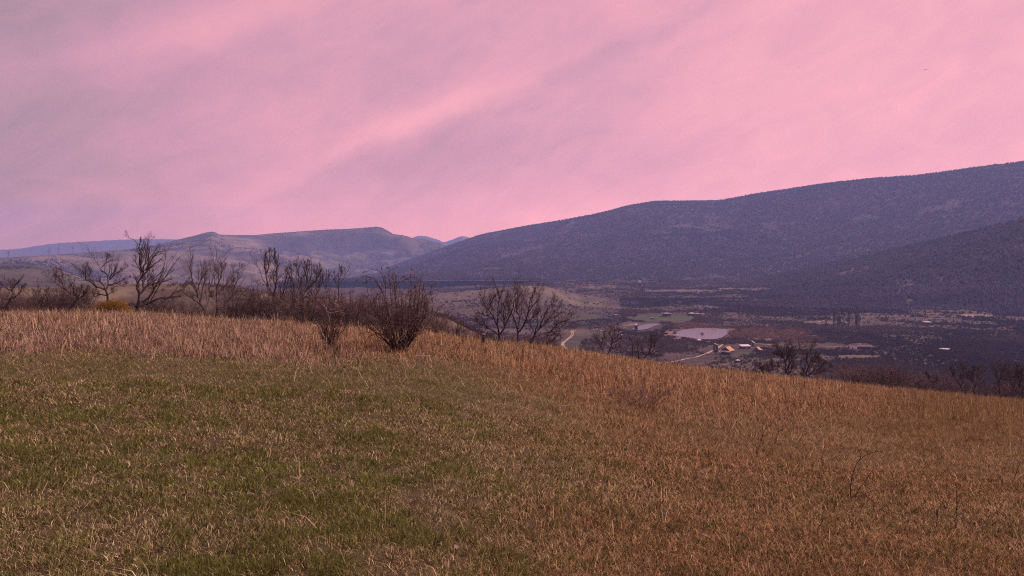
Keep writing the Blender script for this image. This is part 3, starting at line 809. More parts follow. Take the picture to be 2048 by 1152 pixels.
traced_tree('bare_tree', 'bare tree leaning right at the end of the clump above the track', 50, z4c([(632, 610), (665, 545), (690, 500)]),
            [z4c([(690, 500), (720, 460), (780, 400), (830, 340), (885, 290)]), z4c([(680, 530), (760, 500), (850, 490), (920, 470), (975, 405)]), z4c([(670, 540), (690, 470), (700, 400), (695, 350)]), z4c([(720, 460), (760, 360), (800, 290), (830, 240)]), z4c([(800, 495), (860, 430), (930, 400), (1000, 380)])], .075, 1.1, 513, up=.35)
traced_tree('bare_tree', 'small low bare tree drooping to the right under the leaning one', 52, z4c([(745, 620), (775, 585), (820, 560)]),
            [z4c([(820, 560), (860, 530), (900, 520)]), z4c([(800, 570), (850, 570), (890, 550)]), z4c([(790, 580), (800, 540), (830, 510)])], .035, 1.1, 514, up=.25)
traced_tree('bare_tree', 'wide V shaped bare tree on the slope in front of the small pond', 72, z7([(795, 840), (792, 780), (790, 740)]),
            [z7([(790, 740), (820, 690), (840, 600), (850, 530), (870, 450), (890, 380)]), z7([(820, 690), (880, 650), (980, 640)]), z7([(840, 600), (920, 560), (1000, 510)]), z7([(785, 790), (740, 720), (710, 650), (690, 580), (660, 540), (670, 460), (665, 380)]),
             z7([(735, 730), (640, 710), (560, 680), (490, 640)]), z7([(690, 580), (630, 520), (560, 500)]), z7([(850, 540), (820, 460), (830, 400)]), z7([(700, 600), (740, 520), (750, 440)]), z7([(850, 560), (930, 480), (950, 420)])], .10, 1.1, 515, up=.35)
traced_tree('bare_tree', 'round crowned crooked bare tree on the slope in front of the large pond', 74, z7([(1272, 865), (1290, 800), (1340, 740)]),
            [z7([(1340, 740), (1360, 680), (1380, 600), (1370, 560), (1320, 520), (1290, 460)]), z7([(1340, 740), (1420, 700), (1430, 620), (1470, 560), (1500, 480)]), z7([(1360, 740), (1450, 750), (1540, 780)]), z7([(1295, 800), (1220, 800), (1170, 760), (1120, 750), (1060, 740)]),
             z7([(1215, 800), (1200, 680), (1190, 610), (1180, 540)]), z7([(1120, 750), (1130, 650), (1110, 560), (1090, 500)]), z7([(1375, 600), (1400, 520), (1390, 450)]), z7([(1430, 620), (1420, 540), (1450, 480)]), z7([(1330, 750), (1260, 720), (1240, 660)])], .10, 1.2, 516, up=.35)
traced_tree('bare_tree', 'dark twin stemmed bare tree alone on the crest below the farm', 84, z7r([(483, 690), (485, 600), (480, 520)]),
            [z7r([(480, 520), (485, 420), (500, 310), (500, 160)]), z7r([(520, 690), (518, 590), (600, 500), (700, 440)]), z7r([(480, 440), (430, 320), (370, 240), (350, 160)]), z7r([(500, 540), (570, 400), (640, 290), (700, 200)]), z7r([(475, 540), (390, 500), (370, 460)]),
             z7r([(330, 640), (220, 590), (90, 560), (30, 510)]), z7r([(320, 640), (310, 500), (300, 400)]), z7r([(490, 400), (540, 300), (560, 200)]), z7r([(310, 600), (200, 540), (110, 470)]), z7r([(450, 380), (400, 350), (300, 320)])], .14, 1.5, 517, rmin=.0075, up=.35)
traced_tree('bare_tree', 'bushy bare tree leaning right beside the twin stemmed one', 84, z7r([(705, 700), (735, 665), (770, 620)]),
            [z7r([(770, 620), (800, 600), (880, 530), (960, 440)]), z7r([(760, 630), (780, 490), (770, 400), (790, 300), (860, 240)]), z7r([(800, 605), (920, 580), (1010, 550), (1100, 500)]), z7r([(712, 680), (715, 580), (740, 500)]), z7r([(870, 540), (900, 440), (930, 360)]), z7r([(790, 500), (850, 420), (900, 330)]), z7r([(840, 570), (960, 520), (1030, 440)])], .13, 1.6, 518, rmin=.0075, up=.35)
def z4r(l): return [(1600 + x / 4.0, 540 + y / 4.0) for x, y in l]
RT = [('crooked bare tree leaning left on the crest near the right edge', [(1300, 985), (1285, 930), (1250, 880)], [[(1250, 880), (1220, 830), (1200, 780)], [(1285, 930), (1310, 860), (1290, 800)], [(1260, 890), (1300, 850), (1340, 830)]], .08),
      ('tall dark twisted bare trunk near the right edge', [(1400, 1025), (1385, 960), (1400, 900)], [[(1400, 900), (1425, 840), (1440, 770)], [(1395, 920), (1360, 870), (1340, 820)], [(1400, 900), (1380, 840), (1390, 780)]], .09),
      ('bare tree with a forked trunk second from the right edge', [(1590, 1030), (1600, 970), (1595, 920)], [[(1595, 920), (1570, 850), (1560, 780)], [(1598, 950), (1640, 880), (1650, 810)], [(1590, 900), (1610, 830), (1600, 770)]], .09),
      ('bare tree curving right close to the right edge', [(1660, 1040), (1700, 985), (1720, 910)], [[(1720, 910), (1720, 850), (1745, 770)], [(1710, 950), (1680, 880), (1670, 810)], [(1720, 900), (1760, 860), (1790, 800)]], .09),
      ('bare tree cut off by the right edge of the photo', [(1785, 1060), (1765, 990), (1750, 940)], [[(1750, 940), (1770, 870), (1790, 800)], [(1755, 950), (1735, 890), (1745, 830)], [(1765, 990), (1800, 940), (1840, 900)]], .08),
      ('small dark bare tree on the crest left of the right hand row', [(1075, 985), (1070, 930), (1050, 890)], [[(1050, 890), (1020, 860), (1015, 830)], [(1070, 930), (1085, 890), (1080, 860)], [(975, 985), (960, 940), (940, 910)]], .06)]
for i, (lb, tr, lm, r0) in enumerate(RT):
    traced_tree('bare_tree', lb, 83 + (i % 3), z4r(tr), [z4r(l) for l in lm], r0, 1.9, 530 + i, up=.35, depth=.7)

# ------------------------------------------------------------------ shrubs
def shrub_sets(rg, h, w, nst, dens, arch=.25, rs=.016, rmin=.006, up=.3, base=.12, globe=False, tmin=.2):
    az = rg.uniform(0, 2 * np.pi, nst); q = np.sqrt(rg.uniform(0, 1, nst))
    hh = h * rg.uniform(.7, 1.05, nst) * (1 - .35 * q ** 2)
    rd = w * q * rg.uniform(.7, 1.05, nst)
    n = 9; t = np.linspace(0, 1, n)[None]
    rr = base * w * np.sqrt(rg.uniform(0, 1, nst))[:, None] + rd[:, None] * (t ** (1.0 + arch))
    zz = hh[:, None] * (t ** .85) - .06
    if globe: rr = base * w * np.sqrt(rg.uniform(0, 1, nst))[:, None] + rd[:, None] * np.sin(np.minimum(t * 1.25, 1.15) * np.pi / 2) ** 1.3
    p = np.stack([rr * np.cos(az)[:, None], rr * np.sin(az)[:, None], zz], -1)
    p[:, 1:] += np.cumsum(rg.normal(0, .022 * h, (nst, n - 1, 3)), 1) * .7
    r = rs * rg.uniform(.7, 1.3, (nst, 1)) * np.linspace(1, .4, n)[None]
    a, ra = sprout(p, r, max(2, int(7 * dens)), (.16, .40), (20, 65), 5, up, .65, rg, tmin, .2, rmin * 1.1)
    b, rb = sprout(a, ra, max(2, int(3 * dens)), (.3, .7), (20, 65), 4, up * .6, .75, rg, .1, .22, rmin)
    return (p, r, 5), [(a, ra, 3), (b, rb, 3)]

def make_shrub(name, label, cat, loc, h, w, nst, dens, seed, mats, group=None, one=False, **kw):
    rg = np.random.default_rng(seed)
    st, tw = shrub_sets(rg, h, w, nst, dens, **kw)
    root = empty(name, loc, label, cat, group)
    v, f = tubes([st] + (tw if one else [])); link('stems', mesh_np('stems', v, f), mats[0], root)
    if one: return root
    v, f = tubes(tw); link('twigs', mesh_np('twigs', v, f), mats[1], root)
    return root

# the big rose bush in the middle
bp = G(800, 703)
rose = make_shrub('wild_rose_bush', 'large dense reddish thorny bush standing alone mid meadow', 'bush', tuple(bp), 1.95, .90, 70, 1.35, 601, (M_BARK, M_REDTWIG), None, arch=.35, rs=.010, rmin=.0036, base=.17, globe=True, tmin=.22, up=.2)
def rose_canes():
    rg = np.random.default_rng(602); d = bp[1]
    z = lambda l: [(640 + x / 5.2375, 520 + y / 5.2375) for x, y in l]
    L = [z([(760, 950), (690, 740), (620, 590), (560, 430), (520, 360)]), z([(560, 410), (610, 360), (680, 320)]), z([(800, 940), (740, 700), (700, 500), (690, 300), (760, 240), (820, 230)]), z([(860, 960), (960, 740), (1060, 590), (1140, 480)]),
         z([(930, 850), (1020, 560), (1060, 420), (1140, 350), (1235, 300)]), z([(700, 800), (640, 770), (580, 770), (520, 810)]), z([(940, 800), (1000, 745), (1095, 735)]), z([(700, 500), (640, 300), (560, 190), (470, 240)]),
         z([(690, 300), (640, 130), (540, 105), (450, 130)]), z([(650, 330), (560, 200), (480, 165), (385, 210)]), z([(740, 300), (720, 150), (740, 100), (700, 80)]), z([(780, 280), (790, 160), (760, 100), (805, 75)]), z([(780, 280), (880, 210), (960, 180), (1040, 205)]), z([(690, 330), (680, 180), (645, 90)]),
         z([(900, 380), (940, 330), (1000, 285)]), z([(840, 200), (860, 180), (880, 170)])]
    q = np.array([resample(P(np.array([a for a, b in l]), np.array([b for a, b in l]), d + np.linspace(0, 1, len(l)) * rg.normal(0, .35)), 10, rg) for l in L]) - bp[None, None]
    r = np.linspace(.012, .005, 10)[None] * np.ones((len(L), 1)); r[6:] *= .75
    a, ra = sprout(q, r, 9, (.08, .24), (25, 60), 4, .1, .6, rg, .3, .2, .0036, .08)
    v, f = tubes([(q, r, 5), (a, ra, 3)]); link('canes', mesh_np('canes', v, f), M_BARK, rose)
    dead = np.array([resample(P(np.array([a for a, b in l]), np.array([b for a, b in l]), d - .8), 8, rg) for l in
                     [z([(745, 585), (760, 550), (800, 515), (845, 480)]), z([(690, 180), (670, 140), (650, 95)]), z([(775, 150), (768, 125), (762, 95)]), z([(640, 290), (625, 260), (612, 238)]), z([(690, 635), (710, 625), (700, 600)])]]) - bp[None, None]
    for dq in dead:
        v, f = tubes([(dq[None], np.ones((1, 8)) * .008, 5)]); tag(link('dead_cane', mesh_np('dead_cane', v, f), M_PALETWIG, rose), 'pale dead cane')
    s_ = .018; me = None
    for pt in q[8:, -1]:
        if me is None:
            mb = MB(); mb.poly([(s_, 0, 0), (0, s_, 0), (-s_, 0, 0), (0, -s_, 0), (0, 0, s_ * 1.3), (0, 0, -s_ * 1.3)], [(0, 1, 4), (1, 2, 4), (2, 3, 4), (3, 0, 4), (1, 0, 5), (2, 1, 5), (3, 2, 5), (0, 3, 5)])
            hp = mb.build('rose_hip', M_BARK, rose); me = hp.data
        else: hp = link('rose_hip', me, None, rose)
        hp.location = tuple(pt)
rose_canes()

# pale twigged shrub left of it
sp = G(660, 697)
pale = make_shrub('thorn_shrub', 'spindly thorn shrub with pale dead branches left of the rose bush', 'shrub', tuple(sp), 1.05, .48, 22, .9, 611, (M_TWIG, M_TWIG), None, True, arch=.2, rs=.010, rmin=.004)
def pale_branches():
    rg = np.random.default_rng(612)
    z = lambda l: [(640 + x / 5.2375, 520 + y / 5.2375) for x, y in l]
    L = [z([(110, 740), (95, 600), (70, 540), (65, 510)]), z([(75, 540), (120, 560), (180, 540), (260, 565)]), z([(100, 520), (150, 515), (190, 490), (130, 430), (160, 420)]), z([(180, 545), (250, 510), (290, 490)]), z([(70, 520), (50, 490), (40, 470)])]
    q = np.array([resample(P(np.array([a for a, b in l]), np.array([b for a, b in l]), sp[1] - .3), 8, rg) for l in L]) - sp[None, None]
    r = np.ones((len(L), 1)) * np.linspace(.012, .007, 8)[None]
    a, ra = sprout(q, r, 3, (.15, .3), (30, 65), 4, .1, .6, rg, .2, .2, .005, .08)
    v, f = tubes([(q, r, 5), (a, ra, 3)]); link('dead_branches', mesh_np('dead_branches', v, f), M_PALETWIG, pale)
pale_branches()

# dark twiggy shrub in the right grass
q = G(1275, 815)
make_shrub('twiggy_shrub', 'dark fine twigged shrub half sunk in the red grass', 'shrub', tuple(q), .68, .62, 36, .8, 621, (M_REDTWIG, M_REDTWIG), None, True, arch=.15, rs=.005, rmin=.0024, base=.5)

# yellow leafed shrub under the gnarled tree
def leaf_shrub(name, label, loc, rx, ry, rz, n, seed, cols, size=.05):
    rg = np.random.default_rng(seed)
    root = empty(name, loc, label, 'shrub')
    st, tw = shrub_sets(rg, rz * 1.5, max(rx, ry) * .8, 26, .8, rmin=.006)
    v, f = tubes([st] + tw); link('stems', mesh_np('stems', v, f), M_TWIG, root)
    u = nrm(rg.normal(0, 1, (n, 3))) * (rg.uniform(.15, 1, (n, 1)) ** .45)
    p = u * np.array([rx, ry, rz]); cl = fbm(p[:, 0] * 2.2 + 9, p[:, 2] * 2.2 + p[:, 1], seed, 3)
    k = cl > .51; p = p[k]; n = len(p)
    p[:, 2] = np.abs(p[:, 2] + rz * .5) * (.9 + .4 * vnoise(p[:, 0] * 3, p[:, 1] * 3, seed))
    a = nrm(rg.normal(0, 1, (n, 3))); b = nrm(np.cross(a, rg.normal(0, 1, (n, 3)))); s = size * rg.uniform(.5, 1.2, (n, 1))
    v = np.stack([p - a * s, p + b * s * .45, p + a * s, p - b * s * .45], 1).reshape(-1, 3)
    kk = np.arange(n) * 4
    c = np.repeat(mixc(cols[0], cols[1], rg.uniform(0, 1, n)), 4, 0)
    link('foliage', mesh_np('foliage', v, [np.stack([kk, kk + 1, kk + 2, kk + 3], -1)], c), M_YELLOW, root)
    return root
YC = ((.46, .26, .032), (.17, .105, .022))
leaf_shrub('yellow_shrub', 'yellow leafed shrub around the foot of the gnarled tree', tuple(at(222, 51.5)), 1.3, .9, .66, 9000, 631, YC)
leaf_shrub('yellow_shrub', 'faint yellow green shrub between the crooked and the gnarled tree', tuple(at(165, 53)), .75, .6, .55, 1100, 632, ((.20, .12, .03), (.11, .07, .025)))
leaf_shrub('yellow_shrub', 'small olive yellow shrub at the foot of the right hand clump of trees', tuple(at(1006, 48.6)), .32, .3, .22, 900, 633, ((.26, .16, .035), (.13, .09, .025)))

# thickets: prototypes copied
PROTO = []
for i in range(5):
    r_ = make_shrub('bare_shrub', 'reddish bare shrub in the dense thicket behind the grass', 'shrub', (0, 0, 0), 1.75, .95, 30, 1.0, 641 + i, (M_TWIG, M_REDTWIG if i != 3 else M_TWIG), 'bare shrubs of the thicket', arch=.1, rs=.013, rmin=.0062, base=.35, tmin=.3)
    PROTO.append(r_)
used = [False] * 5
def put_shrub(px, d, hh, label, group, k=None, ww=1.0):
    k = random.randrange(5) if k is None else k
    o = PROTO[k] if not used[k] else copy_tree(PROTO[k])
    used[k] = True
    p = at(px, d)
    o.location = (p[0], p[1], p[2] - .05); o.rotation_euler = (0, 0, random.uniform(0, 6.28))
    s = hh / 1.75; o.scale = (s * ww, s * ww, s)
    o['label'] = label; o['group'] = group
TH1 = 'reddish bare shrub in the thicket between the slim trees and the rose bush'
for px in range(470, 575, 17): put_shrub(px + random.uniform(-6, 6), random.uniform(47, 54), random.uniform(1.9, 2.75), TH1, 'shrubs of the middle thicket', ww=1.0)
for px in range(590, 735, 13): put_shrub(px + random.uniform(-6, 6), random.uniform(43, 52), random.uniform(1.9, 2.7), TH1, 'shrubs of the middle thicket', ww=1.0)
for px in range(738, 880, 22): put_shrub(px + random.uniform(-6, 6), random.uniform(44, 52), random.uniform(1.3, 2.1), TH1.replace('between the slim trees and', 'directly behind'), 'shrubs behind the rose bush')
for px in (868, 884, 905, 922): put_shrub(px, random.uniform(45, 50), random.uniform(1.1, 1.9), 'brown bare shrub just right of the rose bush', 'shrubs right of the rose bush')
TH2 = 'dark bare shrub in the low thicket at the left end of the tree row'
for px in range(-40, 165, 10): put_shrub(px + random.uniform(-6, 6), random.uniform(51, 60), random.uniform(1.5, 2.7), TH2, 'shrubs of the left thicket')
for px in (180, 255, 305, 330, 350, 372, 392, 425, 452): put_shrub(px + random.uniform(-5, 5), random.uniform(53, 60), random.uniform(.8, 1.5), 'low brown bare shrub behind the trunks of the tree row', 'low shrubs behind the tree trunks')
for px in (945, 965, 1020, 1060, 1085, 1100): put_shrub(px + random.uniform(-4, 4), random.uniform(54, 60), random.uniform(.8, 1.3), 'low brown shrub at the foot of the right hand clump of trees', 'shrubs under the right hand clump')
for px in range(282, 470, 13): put_shrub(px + random.uniform(-6, 6), random.uniform(52, 62), random.uniform(1.0, 1.9), 'low brown bare shrub behind the trunks of the tree row', 'low shrubs behind the tree trunks')
TH3 = 'dark bare shrub in the thicket below the crest at the right'
for i in range(74):
    px = random.uniform(1680, 2120); d = random.uniform(88, 190)
    put_shrub(px, d, random.uniform(2.4, 4.6), TH3, 'shrubs below the crest at the right', ww=1.1)
for i in range(10):
    px = random.uniform(1490, 1690); d = random.uniform(88, 150)
    put_shrub(px, d, random.uniform(1.2, 2.4), 'low dark shrub on the slope around the twin stemmed tree', 'shrubs around the twin stemmed tree')
for i in range(8):
    px = random.uniform(1160, 1400); d = random.uniform(85, 140)
    put_shrub(px, d, random.uniform(.7, 1.6), 'low olive brown shrub on the slope below the crest', 'shrubs on the slope in front of the ponds')

# small trees and saplings of the slope and the meadow
traced_tree('bare_tree', 'tiny thin bare tree beside the lower end of the dirt track', 130, [(1354, 731), (1361, 718), (1364, 703)], [[(1360, 720), (1371, 711)], [(1363, 708), (1368, 704)], [(1358, 724), (1352, 712)]], .05, .6, 551)
def sapling(label, L, seed, r0=.006, mat=None):
    rg = np.random.default_rng(seed)
    b = G(*L[0][0]); d = b[1]
    root = empty('thorny_sapling', tuple(b), label, 'sapling', 'thin saplings in the meadow')
    q = np.array([resample(P(np.array([p[0] for p in l], float), np.array([p[1] for p in l], float), d + np.linspace(0, 1, len(l)) * rg.normal(0, .08)), 9, rg) for l in L]) - b[None, None]
    q[0, 0, 2] -= .03
    r = np.ones((len(L), 1)) * np.linspace(r0, r0 * .45, 9)[None]; r[1:] *= .8
    a, ra = sprout(q, r, 5, (.06, .16), (30, 70), 3, .15, .6, rg, .2, .2, .0022, .04)
    v, f = tubes([(q, r, 5)] + [(a, ra, 3)]); link('stems', mesh_np('stems', v, f), mat or M_BARK, root)
zz3 = lambda l: [(1500 + x / 3.097, 780 + y / 3.097) for x, y in l]
sapling('thorny arching sapling bending right in the lower right grass', [zz3([(632, 700), (622, 640), (635, 520), (680, 430), (760, 385), (800, 378)]), zz3([(650, 660), (690, 590), (715, 570), (735, 525), (790, 505), (850, 508)]), zz3([(625, 665), (700, 650), (740, 630), (790, 620)]), zz3([(680, 430), (685, 400), (665, 365)])], 701)
sapling('upright forked sapling left of the arching one', [zz3([(38, 430), (55, 350), (72, 310), (80, 200), (88, 180)]), zz3([(70, 320), (90, 250), (135, 215)]), zz3([(75, 330), (100, 400), (105, 430)])], 702, .005)
sapling('short dark forked stem beside the upright sapling', [zz3([(155, 325), (168, 280), (180, 240)]), zz3([(135, 300), (150, 260)]), zz3([(172, 260), (215, 235)])], 703, .005)
sapling('thin slanting sapling between the forked and arching ones', [zz3([(440, 450), (455, 390), (490, 335)]), zz3([(470, 440), (520, 425), (560, 400)])], 704, .004)
sapling('straight single stem in the lower right grass', [zz3([(1272, 885), (1278, 740), (1278, 580)]), zz3([(1276, 760), (1290, 700)])], 705, .004)
sapling('short bent stem left of the straight single stem', [zz3([(1150, 880), (1160, 800), (1165, 740), (1200, 690)]), zz3([(1160, 790), (1150, 740)])], 706, .004)
sapling('dark leaning twig at the right edge of the meadow', [zz3([(1630, 570), (1650, 510), (1675, 450), (1720, 440)]), zz3([(1670, 455), (1650, 430)])], 707, .006)
sapling('thin dark stem in the olive grass of the right slope', [zz3([(1255, 215), (1258, 160), (1255, 110)]), zz3([(1256, 170), (1270, 140)])], 708, .007)
sapling('lone thin stem rising from the red grass below the clump of trees', [[(1154, 768), (1155, 745), (1154, 715)], [(1155, 750), (1160, 740)]], 709, .006)

# ------------------------------------------------------------------ small things lying in the meadow
p = G(845, 721)
mb = MB(); mb.poly([(-.155, -.035, 0), (.15, -.02, 0), (.16, .03, 0), (-.15, .025, 0), (-.15, -.03, .04), (.145, -.015, .033), (.155, .025, .03), (-.145, .02, .042)], [(0, 3, 2, 1), (4, 5, 6, 7), (0, 1, 5, 4), (1, 2, 6, 5), (2, 3, 7, 6), (3, 0, 4, 7)])
o = mb.build('wooden_board', M_LOG, None, (p[0], p[1], p[2] + .07)); o.rotation_euler = (0, R(-1.5), R(4))
tag(o, 'short pale split board lying in the grass by the rose bush', 'board')
def stick(name, pts, r0, mat, label, lift=.06, cat='branch'):
    rg = np.random.default_rng(int(pts[0][0]))
    q = np.array([G(a, b) for a, b, _ in pts]); q[:, 2] += np.array([h for _, _, h in pts]) + lift
    b = q[0].copy()
    q = resample(q, 12, rg) - b
    a, ra = sprout(q[None], np.linspace(r0, r0 * .5, 12)[None], 4, (.08, .2), (25, 50), 4, .05, .5, rg, .3, .15, r0 * .3)
    v, f = tubes([(q[None], np.linspace(r0, r0 * .5, 12)[None], 6), (a, ra, 4)])
    tag(link(name, mesh_np(name, v, f, None, True), mat, None, tuple(b)), label, cat)
stick('fallen_branch', [(839, 700, .02), (852, 699, .16), (872, 702, .12), (893, 704, .08), (912, 707, .05), (925, 708, .02)], .012, M_TWIG, 'long thin fallen branch lying right of the rose bush', .05)
stick('fallen_branch', [(1190, 801, .03), (1205, 803, .05), (1222, 802, .06)], .008, M_PALETWIG, 'short pale stick lying in the red grass left of the twiggy shrub', .1)
stick('fallen_branch', [(1122, 829, .03), (1135, 830, .05), (1144, 829, .05)], .008, M_PALETWIG, 'pale stick lying in the mixed grass below the clump of trees', .1)
p = G(967, 691)
mb = MB(); mb.bar((0, 0, -.1), (.01, 0, .52), .085, 9, .075); st = empty('wooden_post', tuple(p), 'weathered wooden stump with a pale top left of the clump of trees', 'post')
mb.build('post_body', M_BARK, st); mb = MB(); mb.bar((.01, 0, .521), (.01, 0, .55), .076, 9, .07); mb.build('post_top', M_LOG, st)
def leaf(px, py, s, rz, label):
    p = G(px, py); mb = MB()
    pr = [(0, -1), (.35, -.5), (.9, -.35), (.5, 0), (.75, .55), (.25, .4), (0, 1), (-.3, .45), (-.8, .5), (-.45, .05), (-.85, -.4), (-.3, -.5)]
    top = [(a * s, b * s, .012 + .25 * s * (a * a)) for a, b in pr]; n = len(pr)
    mb.poly(top + [(a, b, c - .002) for a, b, c in top], [tuple(range(n)), tuple(range(2 * n - 1, n - 1, -1))] + [(i, n + i, n + (i + 1) % n, (i + 1) % n) for i in range(n)])
    o = mb.build('dry_leaf', M_PALETWIG, None, (p[0], p[1], p[2] + .05)); o.rotation_euler = (R(35), R(10), rz)
    tag(o, label, 'leaf', 'dry leaves fallen on the grass')
leaf(911, 1113, .020, .4, 'pale lobed dry leaf near the bottom edge of the photo')
leaf(200, 962, .016, 1.4, 'small pale dry leaf in the green grass at the left')
leaf(489, 1100, .016, 2.2, 'pale dry leaf on the bare patch at the bottom left')
leaf(878, 1110, .013, 3.0, 'tiny dry leaf just left of the lobed one')

# ------------------------------------------------------------------ the bird
def bird():
    p = P(1851, 140, 95)
    r_ = empty('bird', tuple(p), 'tiny dark bird flying in the pink sky at the right', 'bird', rz=.6)
    rg = np.random.default_rng(1)
    q = np.stack([np.linspace(-.11, .11, 8), np.zeros(8), .01 * np.sin(np.linspace(0, 3, 8))], -1)[None]
    v, f = tubes([(q, np.array([[.005, .018, .03, .034, .03, .022, .02, .006]]), 7)]); link('body', mesh_np('body', v, f, None, True), M_BIRD, r_)
    for s in (-1, 1):
        mb = MB(); mb.slab([(.05, s * .02, .02), (-.05, s * .02, .02), (-.06, s * .12, .06), (-.05, s * .23, .055), (.02, s * .13, .075)][::s], .006); mb.build('wing', M_BIRD, r_)
    mb = MB(); mb.slab([(-.10, .008, 0), (-.17, .03, 0), (-.17, -.03, 0), (-.10, -.008, 0)], .004); mb.build('tail', M_BIRD, r_)
bird()

# ------------------------------------------------------------------ the farm
def building(name, label, cat, px, py, rz, group=None, dz=0.0):
    p = G(px, py, 200)
    return empty(name, (p[0], p[1], p[2] + dz), label, cat, group, rz)
def gable(mb_r, x0, x1, y0, y1, z0, h, ov=.35, t=.12):
    """two slabs with the ridge along y"""
    xm = (x0 + x1) / 2
    s = h / (xm - x0)
    left = MB(); left.slab([(x0 - ov, y0 - ov, z0 - ov * s), (xm, y0 - ov, z0 + h), (xm, y1 + ov, z0 + h), (x0 - ov, y1 + ov, z0 - ov * s)], t)
    right = MB(); right.slab([(xm + .003, y0 - ov, z0 + h), (x1 + ov, y0 - ov, z0 - ov * s), (x1 + ov, y1 + ov, z0 - ov * s), (xm + .003, y1 + ov, z0 + h)], t)
    return left, right
def walls(x0, x1, y0, y1, z, h=0.0):
    mb = MB(); xm = (x0 + x1) / 2
    if h:
        mb.poly([(x0, y0, -.3), (x1, y0, -.3), (x1, y0, z), (xm, y0, z + h - .05), (x0, y0, z), (x0, y1, -.3), (x1, y1, -.3), (x1, y1, z), (xm, y1, z + h - .05), (x0, y1, z)],
                [(0, 1, 2, 3, 4), (9, 8, 7, 6, 5), (0, 5, 6, 1), (1, 6, 7, 2), (4, 9, 5, 0), (2, 7, 8, 3), (3, 8, 9, 4)])
    else: mb.box(x0, x1, y0, y1, -.3, z)
    return mb
def panel(parent, name, mat, x0, x1, y, z0, z1, frame=None):
    mb = MB(); mb.box(x0, x1, y - .03, y + .02, z0, z1); o = mb.build(name, mat, parent)
    if frame:
        f = MB()
        for a, b, c, d in ((x0 - .08, x1 + .08, z1, z1 + .08), (x0 - .08, x1 + .08, z0 - .08, z0), (x0 - .08, x0, z0, z1), (x1, x1 + .08, z0, z1)): f.box(a, b, y - .06, y + .02, c, d)
        f.build('frame', frame, o)
    return o

h1 = building('farmhouse', 'orange roofed farmhouse with a veranda at the fork of the tracks', 'house', 1455, 709, R(-38))
walls(-2.6, 2.6, -2.8, 2.8, 2.5, 1.9).build('wall', M_WOOD, h1)
a, b = gable(None, -2.6, 2.6, -2.8, 2.8, 2.5, 1.9, .4)
rf = b.build('roof', M_ORANGE, h1); a.build('shaded_roof_slope', M_GREY_SHADEROOF, rf)  # left slope of the same orange roof, its shade painted as grey
cm = MB(); cm.box(-.3, .2, 1.2, 1.7, 3.6, 5.1); cm.build('chimney', M_WALL, rf)
for x in (-1.3, 1.2): panel(h1, 'window', M_GLASS, x - .4, x + .4, -2.83, 1.0, 1.9, M_WALL)
panel(h1, 'door', M_WOOD, -.35, .35, -2.83, .0, 1.95, M_WALL)
v = MB(); v.slab([(-3.3, -5.0, 1.75), (3.1, -5.0, 1.75), (3.1, -2.86, 2.35), (-3.3, -2.86, 2.35)], .1); vr = v.build('veranda_roof', M_PALEROOF, h1)
for x in (-3.1, -1.0, 1.0, 2.9):
    q = MB(); q.bar((x, -4.85, -.2), (x, -4.85, 1.7), .07); q.build('post', M_WOOD, h1)

h2 = building('long_shed', 'long dark shed with a white sloping roof at the farm', 'shed', 1490, 697.5, R(8))
walls(-2.8, 2.8, -1.6, 1.6, 1.55).build('wall', M_WOOD, h2)
v = MB(); v.slab([(-3.2, -2.1, 1.62), (3.0, -2.1, 1.62), (3.0, 2.0, 2.35), (-3.2, 2.0, 2.35)], .10); v.build('roof', M_WHITE, h2)
panel(h2, 'door', M_WALL, -.5, .4, -1.63, 0, 1.4); panel(h2, 'window', M_GLASS, 1.2, 1.9, -1.63, .7, 1.3, M_WALL)
h2b = building('hut', 'grey roofed hut behind the white roofed shed', 'hut', 1503, 690.5, R(-25))
walls(-1.7, 1.7, -1.5, 1.5, 1.6, 1.2).build('wall', M_WOOD, h2b)
a, b = gable(None, -1.7, 1.7, -1.5, 1.5, 1.6, 1.2, .3); a.build('roof', M_GREY_SHADEROOF, h2b); b.build('roof', M_GREY_SHADEROOF, h2b)
panel(h2b, 'door', M_WALL, -.4, .4, -1.53, 0, 1.5)
h3 = building('cottage', 'small cottage with an orange roof and pale lean-to right of the white shed', 'cottage', 1515, 703, R(-38))
walls(-1.3, 1.3, -1.6, 1.6, 1.5, 1.1).build('wall', M_WOOD, h3)
a, b = gable(None, -1.3, 1.3, -1.6, 1.6, 1.5, 1.1, .3); a.build('roof', M_GREY_SHADEROOF, h3); b.build('roof', M_ORANGE, h3)  # orange roof too: the slope away from the sun is coloured as shaded
v = MB(); v.slab([(1.75, -1.4, 1.2), (4.4, -1.4, .75), (4.4, 1.4, .75), (1.75, 1.4, 1.2)], .08); v.build('lean_to_roof', M_PALEROOF, h3)
for y in (-1.25, 1.25):
    q = MB(); q.bar((4.25, y, -.2), (4.25, y, .7), .06); q.build('post', M_WOOD, h3)
panel(h3, 'window', M_GLASS, -.3, .3, -1.63, .7, 1.3, M_WALL)
